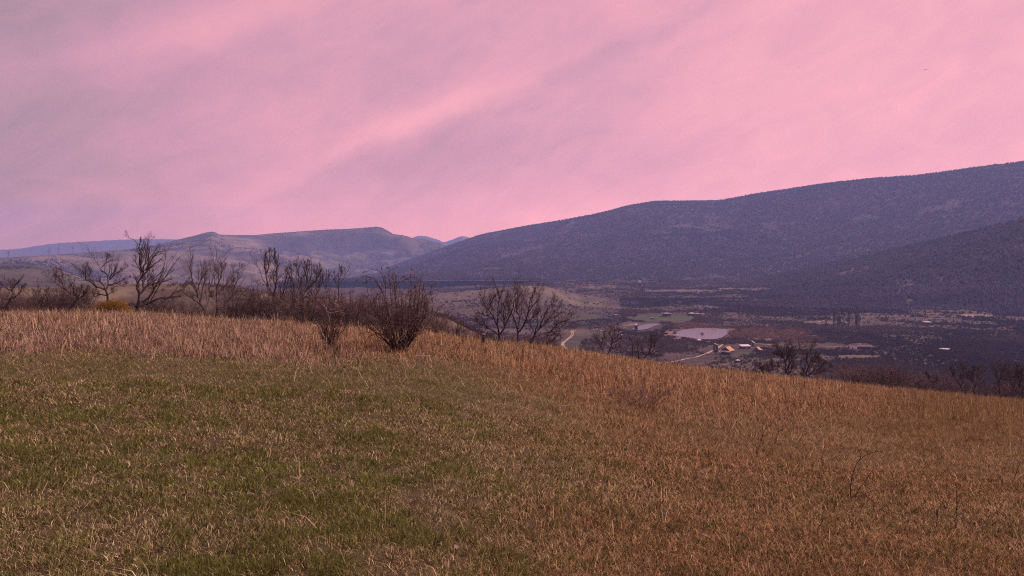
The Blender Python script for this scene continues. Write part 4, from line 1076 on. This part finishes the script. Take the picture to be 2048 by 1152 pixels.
def kiosk(name, label, cat, px, py, w, h, rmat, wmat, rz=.2, group=None, roofh=.5, open_=False):
    o = building(name, label, cat, px, py, rz, group)
    if open_:
        for sx in (-1, 1):
            for sy in (-1, 1):
                q = MB(); q.bar((sx * w * .42, sy * w * .42, -.2), (sx * w * .42, sy * w * .42, h), .07); q.build('post', wmat, o)
        q = MB(); q.box(-w * .36, w * .36, -w * .36, w * .36, -.2, h * .6); q.build('inner_block', wmat, o)  # one solid block between the posts, in the post material
    else:
        walls(-w * .45, w * .45, -w * .45, w * .45, h).build('wall', wmat, o)
        panel(o, 'door', M_WOOD, -w * .15, w * .15, -w * .45 - .03, 0, h * .85)
    q = MB(); e = w * .58; q.poly([(-e, -e, h + .01), (e, -e, h + .01), (e, e, h + .01), (-e, e, h + .01), (-e * .25, 0, h + roofh), (e * .25, 0, h + roofh)],
                            [(3, 2, 1, 0), (0, 1, 5, 4), (1, 2, 5), (2, 3, 4, 5), (3, 0, 4)]); q.build('roof', rmat, o)
    return o
kiosk('gazebo', 'open gazebo with a white roof in front of the large pond', 'gazebo', 1398, 684, 2.4, 1.3, M_WHITE, M_WOOD, open_=True, roofh=.75)
kiosk('small_hut', 'small dark hut with a white top on the slope below the farmhouse', 'hut', 1475, 725, 1.7, 1.0, M_WHITE, M_WOOD, roofh=.55)
kiosk('watch_cabin', 'tall narrow dark green cabin on the shore of the small pond', 'cabin', 1272, 661, 2.3, 4.0, M_WHITE, M_GREENWOOD, .1, roofh=.5)
kiosk('beehive_hut', 'little white box standing alone left of the ponds', 'hut', 1244, 672.5, 1.4, .9, M_WHITE, M_WHITE, .3, roofh=.35)
kiosk('small_hut', 'pale low hut behind the V shaped tree', 'hut', 1202, 663, 1.9, .6, M_PALEROOF, M_WALL, .3, roofh=.3)
for i, (a, b, w, h, rm, wm, lb) in enumerate([(1333, 633, 6.5, 2.6, M_GREY_SHADEROOF, M_WOOD, 'dark barn at the far edge of the green field'), (1383, 631, 4.5, 1.8, M_WHITE, M_WOOD, 'white roofed hut at the right end of the green field'),
                                              (1394, 632, 4.0, 1.6, M_PALEROOF, M_STEEL, 'grey hut just right of the white roofed hut'), (1405, 632, 3.4, 1.4, M_PALEROOF, M_WALL, 'pale hut rightmost of the three by the green field'),
                                              (1305, 638.5, 3.2, 1.1, M_GREY_SHADEROOF, M_WOOD, 'low black hut in the middle of the green field'), (1232, 633, 4.0, 1.6, M_GREY_SHADEROOF, M_WALL, 'grey hut left of the green field'),
                                              (1854, 648, 5.0, 1.6, M_WHITE, M_WALL, 'white roofed hut in the scrub right of the poplars'), (1889, 702, 4.2, 1.3, M_WHITE, M_WOOD, 'white roofed hut above the trees at the right'),
                                              (1279, 565.5, 5.0, 2.4, M_WHITE, M_WHITE, 'tiny white hut far off at the foot of the mountain')]):
    kiosk('small_hut', lb, 'hut', a, b, w, h, rm, wm, .2 + i * .3, None, h * .35)
# ruin with white walls, white frame far right
rn = building('ruined_barn', 'long low ruined barn with white walls at the end of the dirt road', 'ruin', 1722, 700, R(-6))
q = MB(); q.box(-6.5, -2.2, -.15, .15, -.3, 1.9); q.box(-6.5, -5.6, -.17, .17, 1.92, 2.5); q.box(-2.0, 6.3, .6, .9, 1.6, 2.4); q.box(-.9, -.1, .55, .95, 2.42, 3.3); q.build('wall', M_WHITE, rn)
q = MB(); q.box(-6.3, 6.2, .95, 4.0, -.3, 1.55); q.build('rear_wall', M_WOOD, rn)
q = MB(); q.box(-5.2, -4.6, -.2, .2, -.3, 1.2); q.build('doorway', M_WOOD, rn)
fr = building('pavilion_frame', 'white roofless pavilion frame high on the far scrubland', 'pavilion', 1803, 589, R(5))
q = MB(); q.box(-6.5, 5.5, -.5, .5, 5.2, 5.9); q.build('beam', M_WHITE, fr)
for x in (-5.8, 4.9):
    q = MB(); q.box(x - .5, x + .5, -.5, .5, -.5, 5.19); q.build('pillar', M_WHITE, fr)
q = MB(); q.box(-5, 6, 2, 6, -.5, 1.1); q.build('plinth', M_WALL, fr)
# fence on the near shore of the pond
fn = building('pond_fence', 'thin post fence along the near shore of the large pond', 'fence', 1400, 680.5, 0)
mwf = np.array(fn.location)
pos = []
for px, py in [(1348, 674), (1362, 676), (1376, 678), (1390, 680), (1405, 681), (1420, 681), (1434, 680), (1446, 677), (1456, 671)]:
    v3 = np.array(ray(px, py)); pos.append(v3 * (VZ / v3[2]))
pos = resample(np.array(pos), 30, np.random.default_rng(3))
q = MB(); q.bar((0, 0, -.3), (0, 0, 1.25), .09); pm = q.build('post', M_WOOD, fn)
for i, pp in enumerate(pos):
    o = pm if i == 0 else pm.copy()
    if i: COL.objects.link(o); o.parent = fn
    o.location = (pp[0] - mwf[0], pp[1] - mwf[1], float(Z(pp[0], pp[1])) - mwf[2])
q = MB()
for a, b in zip(pos[:-1], pos[1:]):
    q.bar((a[0] - mwf[0], a[1] - mwf[1], .95), (b[0] - mwf[0], b[1] - mwf[1], .95), .02, 4)
q.build('rail', M_WOOD, fn)
# lamp pole
lp = building('utility_pole', 'tall thin pole with a cross arm behind the farm sheds', 'pole', 1504.5, 688, 0)
q = MB(); q.bar((0, 0, -.3), (0, 0, 6.6), .13, 6, .09); q.build('pole', M_WOOD, lp)
q = MB(); q.bar((-1.1, 0, 6.3), (1.6, 0, 6.55), .09, 5); q.bar((0, 0, 5.6), (-1.0, 0, 6.3), .05, 4); q.build('cross_arm', M_PALEROOF, lp)

# far trees of the valley
def far_tree(name, label, px, py, h, w, n, seed, trunk_h, cols, group=None, mat=None, rtop=.5, r0=.12, crown0=.3, cat='tree', width=.06):
    rg = np.random.default_rng(seed)
    p = G(px, py, 150)
    root = empty(name, tuple(p), label, cat, group)
    tq = np.stack([np.cumsum(rg.normal(0, .02 * h, 8)), np.cumsum(rg.normal(0, .02 * h, 8)), np.linspace(-.2, h * trunk_h, 8)], -1)
    tq[:, :2] -= tq[0, :2]
    v, f = tubes([(tq[None], np.linspace(r0, r0 * .4, 8)[None], 6)]); link('trunk', mesh_np('trunk', v, f), M_BARK, root)
    u = rg.normal(0, 1, (n, 3)); u = nrm(u) * rg.uniform(.3, 1, (n, 1)) ** .5
    hc = h * (1 - crown0)
    c = u * np.array([w, w, hc * .5]) + np.array([0, 0, h * crown0 + hc * .5])
    cl = fbm(c[:, 0] * 3 / w + 3, c[:, 2] * 3 / w + c[:, 1], seed, 2)
    c = c[cl > .38]; n = len(c)
    d = nrm(c - np.array([0, 0, h * crown0 * .6]) + rg.normal(0, .3 * w, (n, 3)) * .5); b = nrm(np.cross(d, rg.normal(0, 1, (n, 3))))
    s = (h * .09 * rg.uniform(.6, 1.4, (n, 1))); wd = s * rtop
    v = np.stack([c - d * s, c + b * wd * .4, c + d * s, c - b * wd * .4], 1).reshape(-1, 3)
    k = np.arange(n) * 4
    cc = np.repeat(mixc(cols[0], cols[1], rg.uniform(0, 1, n)), 4, 0)
    link('crown', mesh_np('crown', v, [np.stack([k, k + 1, k + 2, k + 3], -1)], cc), mat or M_SCRUB, root)
    return root
DK = ((.045, .035, .038), (.085, .058, .055))
for i, (px, py, h) in enumerate([(1652, 664, 14), (1668, 665, 17), (1676, 666, 16), (1684, 667, 18), (1697, 667, 19), (1712, 668, 17), (1717, 668, 15), (1643, 660, 11)]):
    far_tree('poplar_tree', 'tall slim bare poplar in the row behind the reed bed', px, py, h, .8 + .25 * (i % 4), 110 + 30 * (i % 3), 801 + i, .95, ((.062, .048, .054), (.10, .07, .07)), 'poplars in a row behind the reed bed', rtop=.22, r0=.15, crown0=.1 + .1 * (i % 3))
far_tree('umbrella_tree', 'small dark umbrella shaped tree in front of the large pond', 1404, 680, 5.2, 1.4, 90, 821, .8, ((.02, .03, .03), (.04, .045, .045)), crown0=.55, r0=.16)
far_tree('dark_tree', 'dark dense tree left of the orange roofed house', 1431, 709, 5.6, 1.5, 420, 822, .7, ((.030, .026, .030), (.055, .045, .045)), crown0=.05, r0=.14)
far_tree('dark_tree', 'dark bush tree right behind the orange roofed house', 1463, 703, 3.4, 1.3, 220, 823, .7, DK, crown0=.1)
far_tree('dark_tree', 'dark bush tree in front of the small orange roofed cottage', 1508, 706, 2.4, 1.2, 200, 824, .6, DK, crown0=.05)
far_tree('dark_tree', 'low dark bush beside the dirt track below the house', 1394, 713.5, 1.5, 1.7, 220, 825, .5, ((.022, .022, .022), (.04, .035, .035)), crown0=.0, cat='bush')
far_tree('dark_tree', 'dark bush on the lower side of the orange roofed house', 1455, 715, 1.7, 1.9, 220, 826, .5, DK, crown0=.0, cat='bush')
far_tree('bare_pole_tree', 'straight twin of bare trunks in the scrub, left one', 1776, 738, 8.5, .8, 90, 827, .95, DK, 'pair of bare trunks in the scrub', rtop=.25, r0=.14)
far_tree('bare_pole_tree', 'straight twin of bare trunks in the scrub, right one', 1784, 740, 8.5, .8, 90, 828, .95, DK, 'pair of bare trunks in the scrub', rtop=.25, r0=.14)
BL = ((.50, .36, .32), (.34, .24, .22))
for i, (px, py, h, w, lb) in enumerate([(1545, 564, 6, 4.5, 'largest pale blossoming tree high on the far scrubland'), (1518, 564.5, 4.5, 3.5, 'pale blossoming tree left of the largest one'), (1502, 566, 3.5, 3.0, 'small pale blossoming tree leftmost of the far three'), (1402, 622.5, 4.2, 2.6, 'pale blossoming tree beside the huts by the green field'),
                                   (1393, 627, 2.2, 2.0, 'low pale bush in front of the blossoming tree by the huts'), (1354, 649, 3.2, 2.6, 'pale dry bush between the two ponds'), (1410, 573, 4, 3, 'faint pale tree at the foot of the mountain left of the blossoming ones'), (1935, 572, 4.5, 2.5, 'pale tree at the foot of the dark foothill'), (1449, 619, 2.2, 1.8, 'small pale bush right of the blossoming tree by the huts'), (1665, 580, 3, 2.5, 'small pale bush at the foot of the dark foothill')]):
    far_tree('blossom_tree' if 'tree' in lb else 'pale_bush', lb, px, py, h, w, 260, 841 + i, .5, BL, None, M_BLOSSOM, crown0=.1, cat='tree' if 'tree' in lb else 'bush')
for i, (px, py, h, w, lb) in enumerate([(1236, 650, 7, 4.5, 'dark round bare tree behind the small pond'), (1205, 647, 6.5, 4.0, 'dark bare tree left of the round one behind the small pond'), (1330, 655, 4.5, 3, 'dark bare bush between the ponds'), (1428, 654, 6, 2.5, 'dark bare tree behind the far shore of the large pond')]):
    far_tree('bare_tree', lb, px, py, h, w, 420, 861 + i, .6, ((.055, .042, .048), (.10, .068, .066)), None, crown0=.08, rtop=.25)

# pylons on the far left hill
def hill_hit(v, nf, px, py):
    a, b = project(v[:nf]); k = np.argmin((a - px) ** 2 * 4 + (b - py) ** 2)
    return v[:nf].reshape(-1, 3)[k]
def make_pylon(p):
    o = empty('power_pylon', tuple(p), 'x', 'pylon', 'power pylons on the far left hill')
    q = MB(); hgt = 24.0
    for sx in (-1, 1):
        for sy in (-1, 1): q.bar((sx * 2.2, sy * 2.2, -1), (sx * .3, sy * .3, hgt), .22, 4, .16)
    for k in range(6):
        z0, z1 = hgt * k / 6, hgt * (k + 1) / 6; w0, w1 = 2.2 - 1.9 * k / 6, 2.2 - 1.9 * (k + 1) / 6
        for sy in (-1, 1):
            q.bar((-w0, sy * w0, z0), (w1, sy * w1, z1), .14, 3); q.bar((w0, sy * w0, z0), (-w1, sy * w1, z1), .14, 3)
    q.build('mast', M_STEEL, o)
    for z, w in ((17, 4.2), (20.5, 3.4), (23.6, 2.2)):
        q = MB(); q.bar((-w, 0, z), (w, 0, z), .3, 4); q.bar((-w, 0, z), (0, 0, z + 1.2), .15, 3); q.bar((w, 0, z), (0, 0, z + 1.2), .15, 3); q.build('cross_arm', M_STEEL, o)
    return o
PY = [(17, 523, 1.0, 'nearest grey lattice pylon at the far left edge'), (99, 518, 1.0, 'grey lattice pylon second from the left on the far hill'), (117, 508, .75, 'grey pylon third from the left, close to the second'), (146, 507.5, .7, 'fourth pylon from the left on the far hill'), (165, 506.5, .55, 'fifth and fainter pylon from the left'), (187, 504.5, .5, 'smallest pylon, sixth from the left')]
pyl = None
for px, py, s, lb in PY:
    p = hill_hit(mesa, mesa_nf, px, py)
    if pyl is None: pyl = make_pylon(p); o = pyl
    else: o = copy_tree(pyl); o.location = tuple(p)
    s = s * np.hypot(p[0], p[1]) / 2450.0 * 1.1
    o.scale = (s, s, s); o.rotation_euler = (0, 0, .5); o['label'] = lb
# pale road on the left grassy hill
def road_on_hill():
    pts = [(72, 529), (85, 532.5), (105, 539), (125, 546), (150, 554), (172, 561), (190, 569)]
    q = np.array([hill_hit(lefth, left_nf, a, b) for a, b in pts]); q = resample(q, 30, np.random.default_rng(1))
    tn = np.gradient(q, axis=0); nm = nrm(np.stack([-tn[:, 1], tn[:, 0], tn[:, 0] * 0], -1))
    V = np.vstack([q + nm * 1.3, q - nm * 1.3]); V[:, 2] += 1.2
    k = np.arange(29)
    tag(link('dirt_track', mesh_np('dirt_track', V, [np.stack([k, k + 1, k + 31, k + 30], -1)]), M_FADED), 'pale road running down the green hill at the far left', 'track', kind='structure')
road_on_hill()

# ------------------------------------------------------------------ grass
def blades(name, x, y, h, w, lean, curl, col, seed, seg):
    rg = np.random.default_rng(seed)
    n = len(x); z = Z(x, y) - .01
    if np.isscalar(curl): curl = rg.uniform(0, curl, n)
    az = rg.uniform(0, 2 * np.pi, n); ba = rg.uniform(0, 2 * np.pi, n)
    d = np.stack([np.cos(az), np.sin(az)], -1); b = np.stack([np.cos(ba) * w, np.sin(ba) * w, 0 * w], -1) * .5
    p = np.stack([x, y, z], -1)
    hz = h * np.sqrt(np.maximum(1 - lean ** 2, .03)); hx = h * lean
    tip = p + np.stack([d[:, 0] * hx, d[:, 1] * hx, hz * (1 - .5 * curl)], -1)
    if seg == 1:
        v = np.stack([p - b, p + b, tip], 1).reshape(-1, 3); k = np.arange(n) * 3
        f = [np.stack([k, k + 1, k + 2], -1)]; rep = 3
    else:
        m = p + np.stack([d[:, 0] * hx * .38, d[:, 1] * hx * .38, hz * .62], -1)
        v = np.stack([p - b, p + b, m + b * .8, m - b * .8, tip], 1).reshape(-1, 3); k = np.arange(n) * 5
        f = [np.stack([k, k + 1, k + 2, k + 3], -1), np.stack([k + 3, k + 2, k + 4], -1)]; rep = 5
    return v, f, np.repeat(col, rep, 0)

GR1 = np.array([.080, .095, .022]); GR2 = np.array([.21, .21, .055])
DR1 = np.array([.33, .250, .120]); DR2 = np.array([.72, .56, .31]); RD1 = np.array([.29, .160, .070]); RD2 = np.array([.64, .385, .20]); DK1 = np.array([.070, .046, .030])
def sow(kind, d0, d1, n, q, wexp, seed, seg_far=1, wcap=7.0):
    """n blades, their number per square metre falling with distance as d**-q"""
    rg = np.random.default_rng(seed)
    e = 2 - q
    d = (d0 ** e + rg.uniform(0, 1, n) * (d1 ** e - d0 ** e)) ** (1 / e); a = rg.uniform(-.74, .74, n)
    wmul = np.minimum((np.maximum(d, 4.5) / 6.0) ** wexp, wcap)
    x = a * d; y = d
    z = Z(x, y)
    px, py, tall, green, red, olive, n1, n2, path = meadow_masks(x, y, z)
    c1 = rg.uniform(0, 1, n)
    clump = sst(.34, .58, fbm(x / .16, y / .16, 133, 3))
    if kind == 'green':
        k = rg.uniform(0, 1, n) < (green * .95 + .05) * (.35 + .65 * clump)
        h = rg.uniform(.025, .075, n) * (.6 + .8 * clump) * (1 + .5 * sst(9, 25, d)); lean = rg.uniform(.1, .8, n); w = rg.uniform(.003, .006, n) * wmul
        col = GR1 * (1 - c1[:, None]) + GR2 * c1[:, None]
    elif kind == 'straw':
        k = rg.uniform(0, 1, n) < (1 - tall * .6) * (.9 - .35 * green) * (.4 + .6 * clump)
        h = rg.uniform(.020, .074, n) * (1 + .5 * red) * (1 + .5 * sst(9, 25, d)); lean = rg.uniform(.5, .99, n); w = rg.uniform(.0032, .0068, n) * wmul
        col = DR1 * (1 - c1[:, None]) + DR2 * c1[:, None]
        rc = RD1 * (1 - c1[:, None]) + RD2 * c1[:, None]
        mixr = np.clip(red * .62 + (n2 - .5) * 1.6 + (n1 - .5) * .6, 0, .85)[:, None]
        col = col * (1 - mixr) + rc * mixr
        col = np.where((rg.uniform(0, 1, n) < .36)[:, None], DK1[None], col)
    elif kind == 'long':
        k = rg.uniform(0, 1, n) < .9
        h = rg.uniform(.10, .30, n) * (1 + .6 * sst(8, 16, d)) * (1 + .4 * tall); lean = rg.uniform(.6, .995, n); w = rg.uniform(.0035, .0055, n) * wmul
        col = DR1 * (1 - c1[:, None]) + DR2 * c1[:, None]
        col = np.where((rg.uniform(0, 1, n) < .2)[:, None], DK1[None], col)
    elif kind == 'stalk':
        k = rg.uniform(0, 1, n) < np.clip(tall + .25 * red, 0, 1)
        h = rg.uniform(.30, .70, n); lean = rg.uniform(.03, .5, n); w = rg.uniform(.0035, .0055, n) * wmul
        col = RD1 * (1 - c1[:, None]) + DR2 * c1[:, None]
        col = np.where((rg.uniform(0, 1, n) < .3)[:, None], DK1[None], col)
    else:
        big = sst(1000, 1200, px) * sst(1000, 700, py)
        tuft = sst(.46, .62, fbm(x / .7, y / .7, 137, 3))
        k = rg.uniform(0, 1, n) < np.clip(tall * (.25 + .6 * clump) + .5 * red * big * tuft + .12 * tuft * red, 0, 1)
        h = (rg.uniform(.10, .36, n) * (.5 + .7 * tall)) * (.5 + .5 * n1 + .4 * tuft); lean = rg.uniform(.2, .985, n) ** .8; w = rg.uniform(.003, .0065, n) * wmul
        farw = sst(900, 500, px)
        col = RD1 * (1 - c1[:, None]) + RD2 * c1[:, None]
        pk = np.array([.34, .225, .16]) * (1 - c1[:, None]) + np.array([.64, .445, .34]) * c1[:, None]
        mp = np.clip(farw * .8 + (n2 - .5) * .8, 0, 1)[:, None]
        col = col * (1 - mp) + pk * mp
        col = np.where((rg.uniform(0, 1, n) < .34)[:, None], DK1[None] * 1.2, col)
    ol = olive[:, None] * .55
    col = col * (1 - ol) + ol * np.array([.20, .125, .055])
    col = col * rg.uniform(.45, 1.5, (n, 1))
    sel = k
    near = sel & (d < 11); far_ = sel & (d >= 11)
    cu = 1.25 if kind == 'tall' else .6
    return [blades(kind, x[m], y[m], h[m], w[m], lean[m], cu, col[m], seed + 1 + i, sg) for i, (m, sg) in enumerate(((near, 2), (far_, seg_far))) if m.any()]

def join(name, label, parts, cat='grass'):
    V, Fc, C, off = [], [], [], 0
    for v, f, c in parts:
        V.append(v); C.append(c); Fc += [q + off for q in f]; off += len(v)
    o = link(name, mesh_np(name, np.vstack(V), Fc, np.vstack(C)), M_GRASS)
    return tag(o, label, cat, kind='stuff')
join('green_grass', 'short olive green grass of the meadow', sow('green', 3.0, 60, 1600000, 1.7, .75, 901))
join('straw', 'matted pale straw lying in the meadow', sow('straw', 3.0, 92, 2600000, 1.7, .75, 911) + sow('long', 3.2, 45, 9000, 1.3, .4, 914, 2))
join('dry_grass', 'standing dry reddish brown grass of the meadow', sow('tall', 3.0, 100, 980000, 1.6, .6, 921, 2) + sow('stalk', 14, 86, 17000, .4, .6, 925, 2))

# ------------------------------------------------------------------ air
HZ = 470.0; DENS = 1.95e-4; HAZEL = (.33, .25, .475)
def haze():
    mb = MB(); mb.box(-7600, 7600, -7600, 7600, VZ - 6, HZ)
    m, nt, out = new_mat('hazy_air')
    v = nd(nt, 'ShaderNodeVolumePrincipled')
    v.inputs['Color'].default_value = (.35, .46, .92, 1)
    v.inputs['Density'].default_value = DENS
    v.inputs['Anisotropy'].default_value = .1
    nt.links.new(v.outputs[0], out.inputs['Volume'])
    o = mb.build('haze', m)
    tag(o, kind='stuff')
haze()

# ------------------------------------------------------------------ light
SUN_EL, SUN_AZ = R(38), R(72)                      # azimuth measured from the view direction towards the right
sd = np.array([math.cos(SUN_EL) * math.sin(SUN_AZ), math.cos(SUN_EL) * math.cos(SUN_AZ), math.sin(SUN_EL)])
sl = bpy.data.lights.new('sun', 'SUN'); sl.energy = 4.5; sl.angle = R(3); sl.color = (1.0, .89, .84)
so = bpy.data.objects.new('sun', sl); COL.objects.link(so)
from mathutils import Vector
so.rotation_euler = Vector(tuple(-sd)).to_track_quat('-Z', 'Y').to_euler()
so.location = (0, 0, 300)

def world():
    w = bpy.data.worlds.new('World'); S.world = w; w.use_nodes = True
    nt = w.node_tree; nt.nodes.clear()
    L = nt.links.new
    out = nd(nt, 'ShaderNodeOutputWorld'); bg = nd(nt, 'ShaderNodeBackground'); bg.inputs['Strength'].default_value = .1
    sky = nd(nt, 'ShaderNodeTexSky'); sky.sky_type = 'NISHITA'; sky.sun_disc = False; sky.sun_elevation = SUN_EL; sky.sun_rotation = SUN_AZ
    sky.air_density = 1.0; sky.dust_density = 3.0
    tc = nd(nt, 'ShaderNodeTexCoord'); sx = nd(nt, 'ShaderNodeSeparateXYZ'); L(tc.outputs['Generated'], sx.inputs[0])
    def math_(op, a, b=None, c=None, clamp=False):
        n = nd(nt, 'ShaderNodeMath', operation=op); n.use_clamp = clamp
        for i, q in enumerate((a, b, c)):
            if q is None: continue
            if isinstance(q, (int, float)): n.inputs[i].default_value = q
            else: L(q, n.inputs[i])
        return n.outputs[0]
    def smooth(v, a, b, lo=0.0, hi=1.0):
        n = nd(nt, 'ShaderNodeMapRange', interpolation_type='SMOOTHSTEP')
        L(v, n.inputs['Value']); n.inputs['From Min'].default_value = a; n.inputs['From Max'].default_value = b; n.inputs['To Min'].default_value = lo; n.inputs['To Max'].default_value = hi
        return n.outputs[0]
    X, Y, Zc = sx.outputs
    yy = math_('MAXIMUM', Y, .15)
    az = math_('ARCTAN2', X, Y); el = math_('ARCSINE', math_('MAXIMUM', Zc, 0.0))
    # wind-drawn streaks: coordinates turned along the cloud bands
    ang = R(21)
    u = math_('ADD', math_('MULTIPLY', az, math.cos(ang)), math_('MULTIPLY', el, math.sin(ang)))
    v = math_('SUBTRACT', math_('MULTIPLY', el, math.cos(ang)), math_('MULTIPLY', az, math.sin(ang)))
    def streak(su, sv, seed, detail=5, dist=.6):
        c = nd(nt, 'ShaderNodeCombineXYZ'); L(math_('MULTIPLY', u, su), c.inputs[0]); L(math_('MULTIPLY', v, sv), c.inputs[1]); c.inputs[2].default_value = seed
        t = nd(nt, 'ShaderNodeTexNoise'); t.inputs['Scale'].default_value = 1.0; t.inputs['Detail'].default_value = detail; t.inputs['Roughness'].default_value = .5; t.inputs['Distortion'].default_value = dist
        L(c.outputs[0], t.inputs['Vector']); return t.outputs['Fac']
    n1 = streak(3.0, 8.5, 4.3); n2 = streak(8.0, 11.0, 8.8, 5, 1.0); n3 = streak(1.6, 4.0, 2.1, 2, .2); n5 = streak(16.0, 34.0, 5.5, 6, 1.2)
    m = math_('ADD', math_('MULTIPLY', n1, .55), math_('ADD', math_('MULTIPLY', n2, .34), math_('MULTIPLY', n3, .35)))
    m = math_('ADD', math_('MULTIPLY', smooth(m, .40, .80), .31), .19); m = math_('ADD', m, math_('MULTIPLY', math_('SUBTRACT', n5, .5), .30))
    # the long bright band over the flat hill
    bu0, bv0 = -0.12, 0.0
    def at_dir(px, py):
        x, y, z = ray(px, py); a = math.atan2(x, y); e = math.asin(z / math.sqrt(x * x + y * y + z * z))
        return a * math.cos(ang) + e * math.sin(ang), e * math.cos(ang) - a * math.sin(ang)
    def band(px, py, lu, lv, amp, asym=1.0):
        U, V = at_dir(px, py)
        du = math_('DIVIDE', math_('SUBTRACT', u, U), lu); dv = math_('DIVIDE', math_('ADD', math_('SUBTRACT', v, V), math_('MULTIPLY', math_('SUBTRACT', n1, .5), .05)), lv)
        q = math_('ADD', math_('MULTIPLY', du, du), math_('MULTIPLY', dv, dv))
        return math_('MULTIPLY', math_('EXPONENT', math_('MULTIPLY', q, -1.0)), amp)
    m = math_('ADD', m, band(850, 232, .15, .014, .36))
    m = math_('ADD', m, band(440, 50, .20, .035, .36))
    m = math_('ADD', m, band(850, 300, .18, .020, -.14))
    m = math_('ADD', m, band(600, 150, .16, .05, .14))
    m = math_('ADD', m, band(1230, 95, .16, .018, -.24))
    m = math_('ADD', m, band(1180, 230, .22, .03, -.14))
    right = smooth(az, -.55, .62)
    low = smooth(el, .16, .0)
    m = math_('ADD', m, math_('MULTIPLY', right, .45)); m = math_('ADD', m, math_('MULTIPLY', math_('MULTIPLY', low, right), .35)); m = math_('ADD', m, math_('MULTIPLY', smooth(el, .12, .0), .24))
    m = math_('SUBTRACT', m, math_('MULTIPLY', smooth(az, -.22, -.62), .28))
    ramp = nd(nt, 'ShaderNodeValToRGB'); L(m, ramp.inputs[0])
    e = ramp.color_ramp.elements
    e[0].position = 0.0; e[0].color = (.46, .285, .365, 1); e[1].position = 1.0; e[1].color = (1.06, .455, .535, 1)
    q = e.new(.42); q.color = (.70, .342, .445, 1)
    # the low sky glows stronger: it shines through kilometres of haze
    tau = math_('DIVIDE', DENS * HZ, math_('MAXIMUM', Zc, .062))
    kk = math_('SUBTRACT', math_('EXPONENT', tau), 1.0)
    dif = nd(nt, 'ShaderNodeVectorMath', operation='SUBTRACT'); L(ramp.outputs[0], dif.inputs[0]); dif.inputs[1].default_value = HAZEL
    ds = nd(nt, 'ShaderNodeVectorMath', operation='SCALE'); L(dif.outputs[0], ds.inputs[0]); L(kk, ds.inputs['Scale'])
    ad = nd(nt, 'ShaderNodeVectorMath', operation='ADD'); L(ramp.outputs[0], ad.inputs[0]); L(ds.outputs[0], ad.inputs[1])
    mxx = nd(nt, 'ShaderNodeVectorMath', operation='MAXIMUM'); L(ad.outputs[0], mxx.inputs[0]); mxx.inputs[1].default_value = (.05, .05, .05)
    sc = nd(nt, 'ShaderNodeVectorMath', operation='SCALE'); L(mxx.outputs[0], sc.inputs[0]); sc.inputs['Scale'].default_value = 10.0
    mx = nd(nt, 'ShaderNodeMix', data_type='RGBA'); mx.inputs[0].default_value = .94; L(sky.outputs[0], mx.inputs[6]); L(sc.outputs[0], mx.inputs[7])
    L(mx.outputs[2], bg.inputs[0]); L(bg.outputs[0], out.inputs[0])
world()

# ------------------------------------------------------------------ camera
cam = bpy.data.cameras.new('camera'); cam.sensor_width = 36.0; cam.lens = 36.0 * F / 2048.0; cam.clip_start = .05; cam.clip_end = 40000
co = bpy.data.objects.new('camera', cam); COL.objects.link(co)
co.location = (0, 0, 0); co.rotation_euler = (math.pi / 2 - TH, 0, 0)
S.camera = co
S.render.resolution_x, S.render.resolution_y = 1024, 576
vs = S.view_settings; vs.view_transform = 'Standard'; vs.look = 'None'; vs.exposure = 0.0; vs.gamma = 1.0
S.cycles.volume_bounces = 1; S.cycles.max_bounces = 6; S.cycles.diffuse_bounces = 3; S.cycles.transparent_max_bounces = 8
S.cycles.use_denoising = False; S.cycles.filter_width = 1.15; S.cycles.sample_clamp_indirect = 2.0; S.cycles.sample_clamp_direct = 3.0
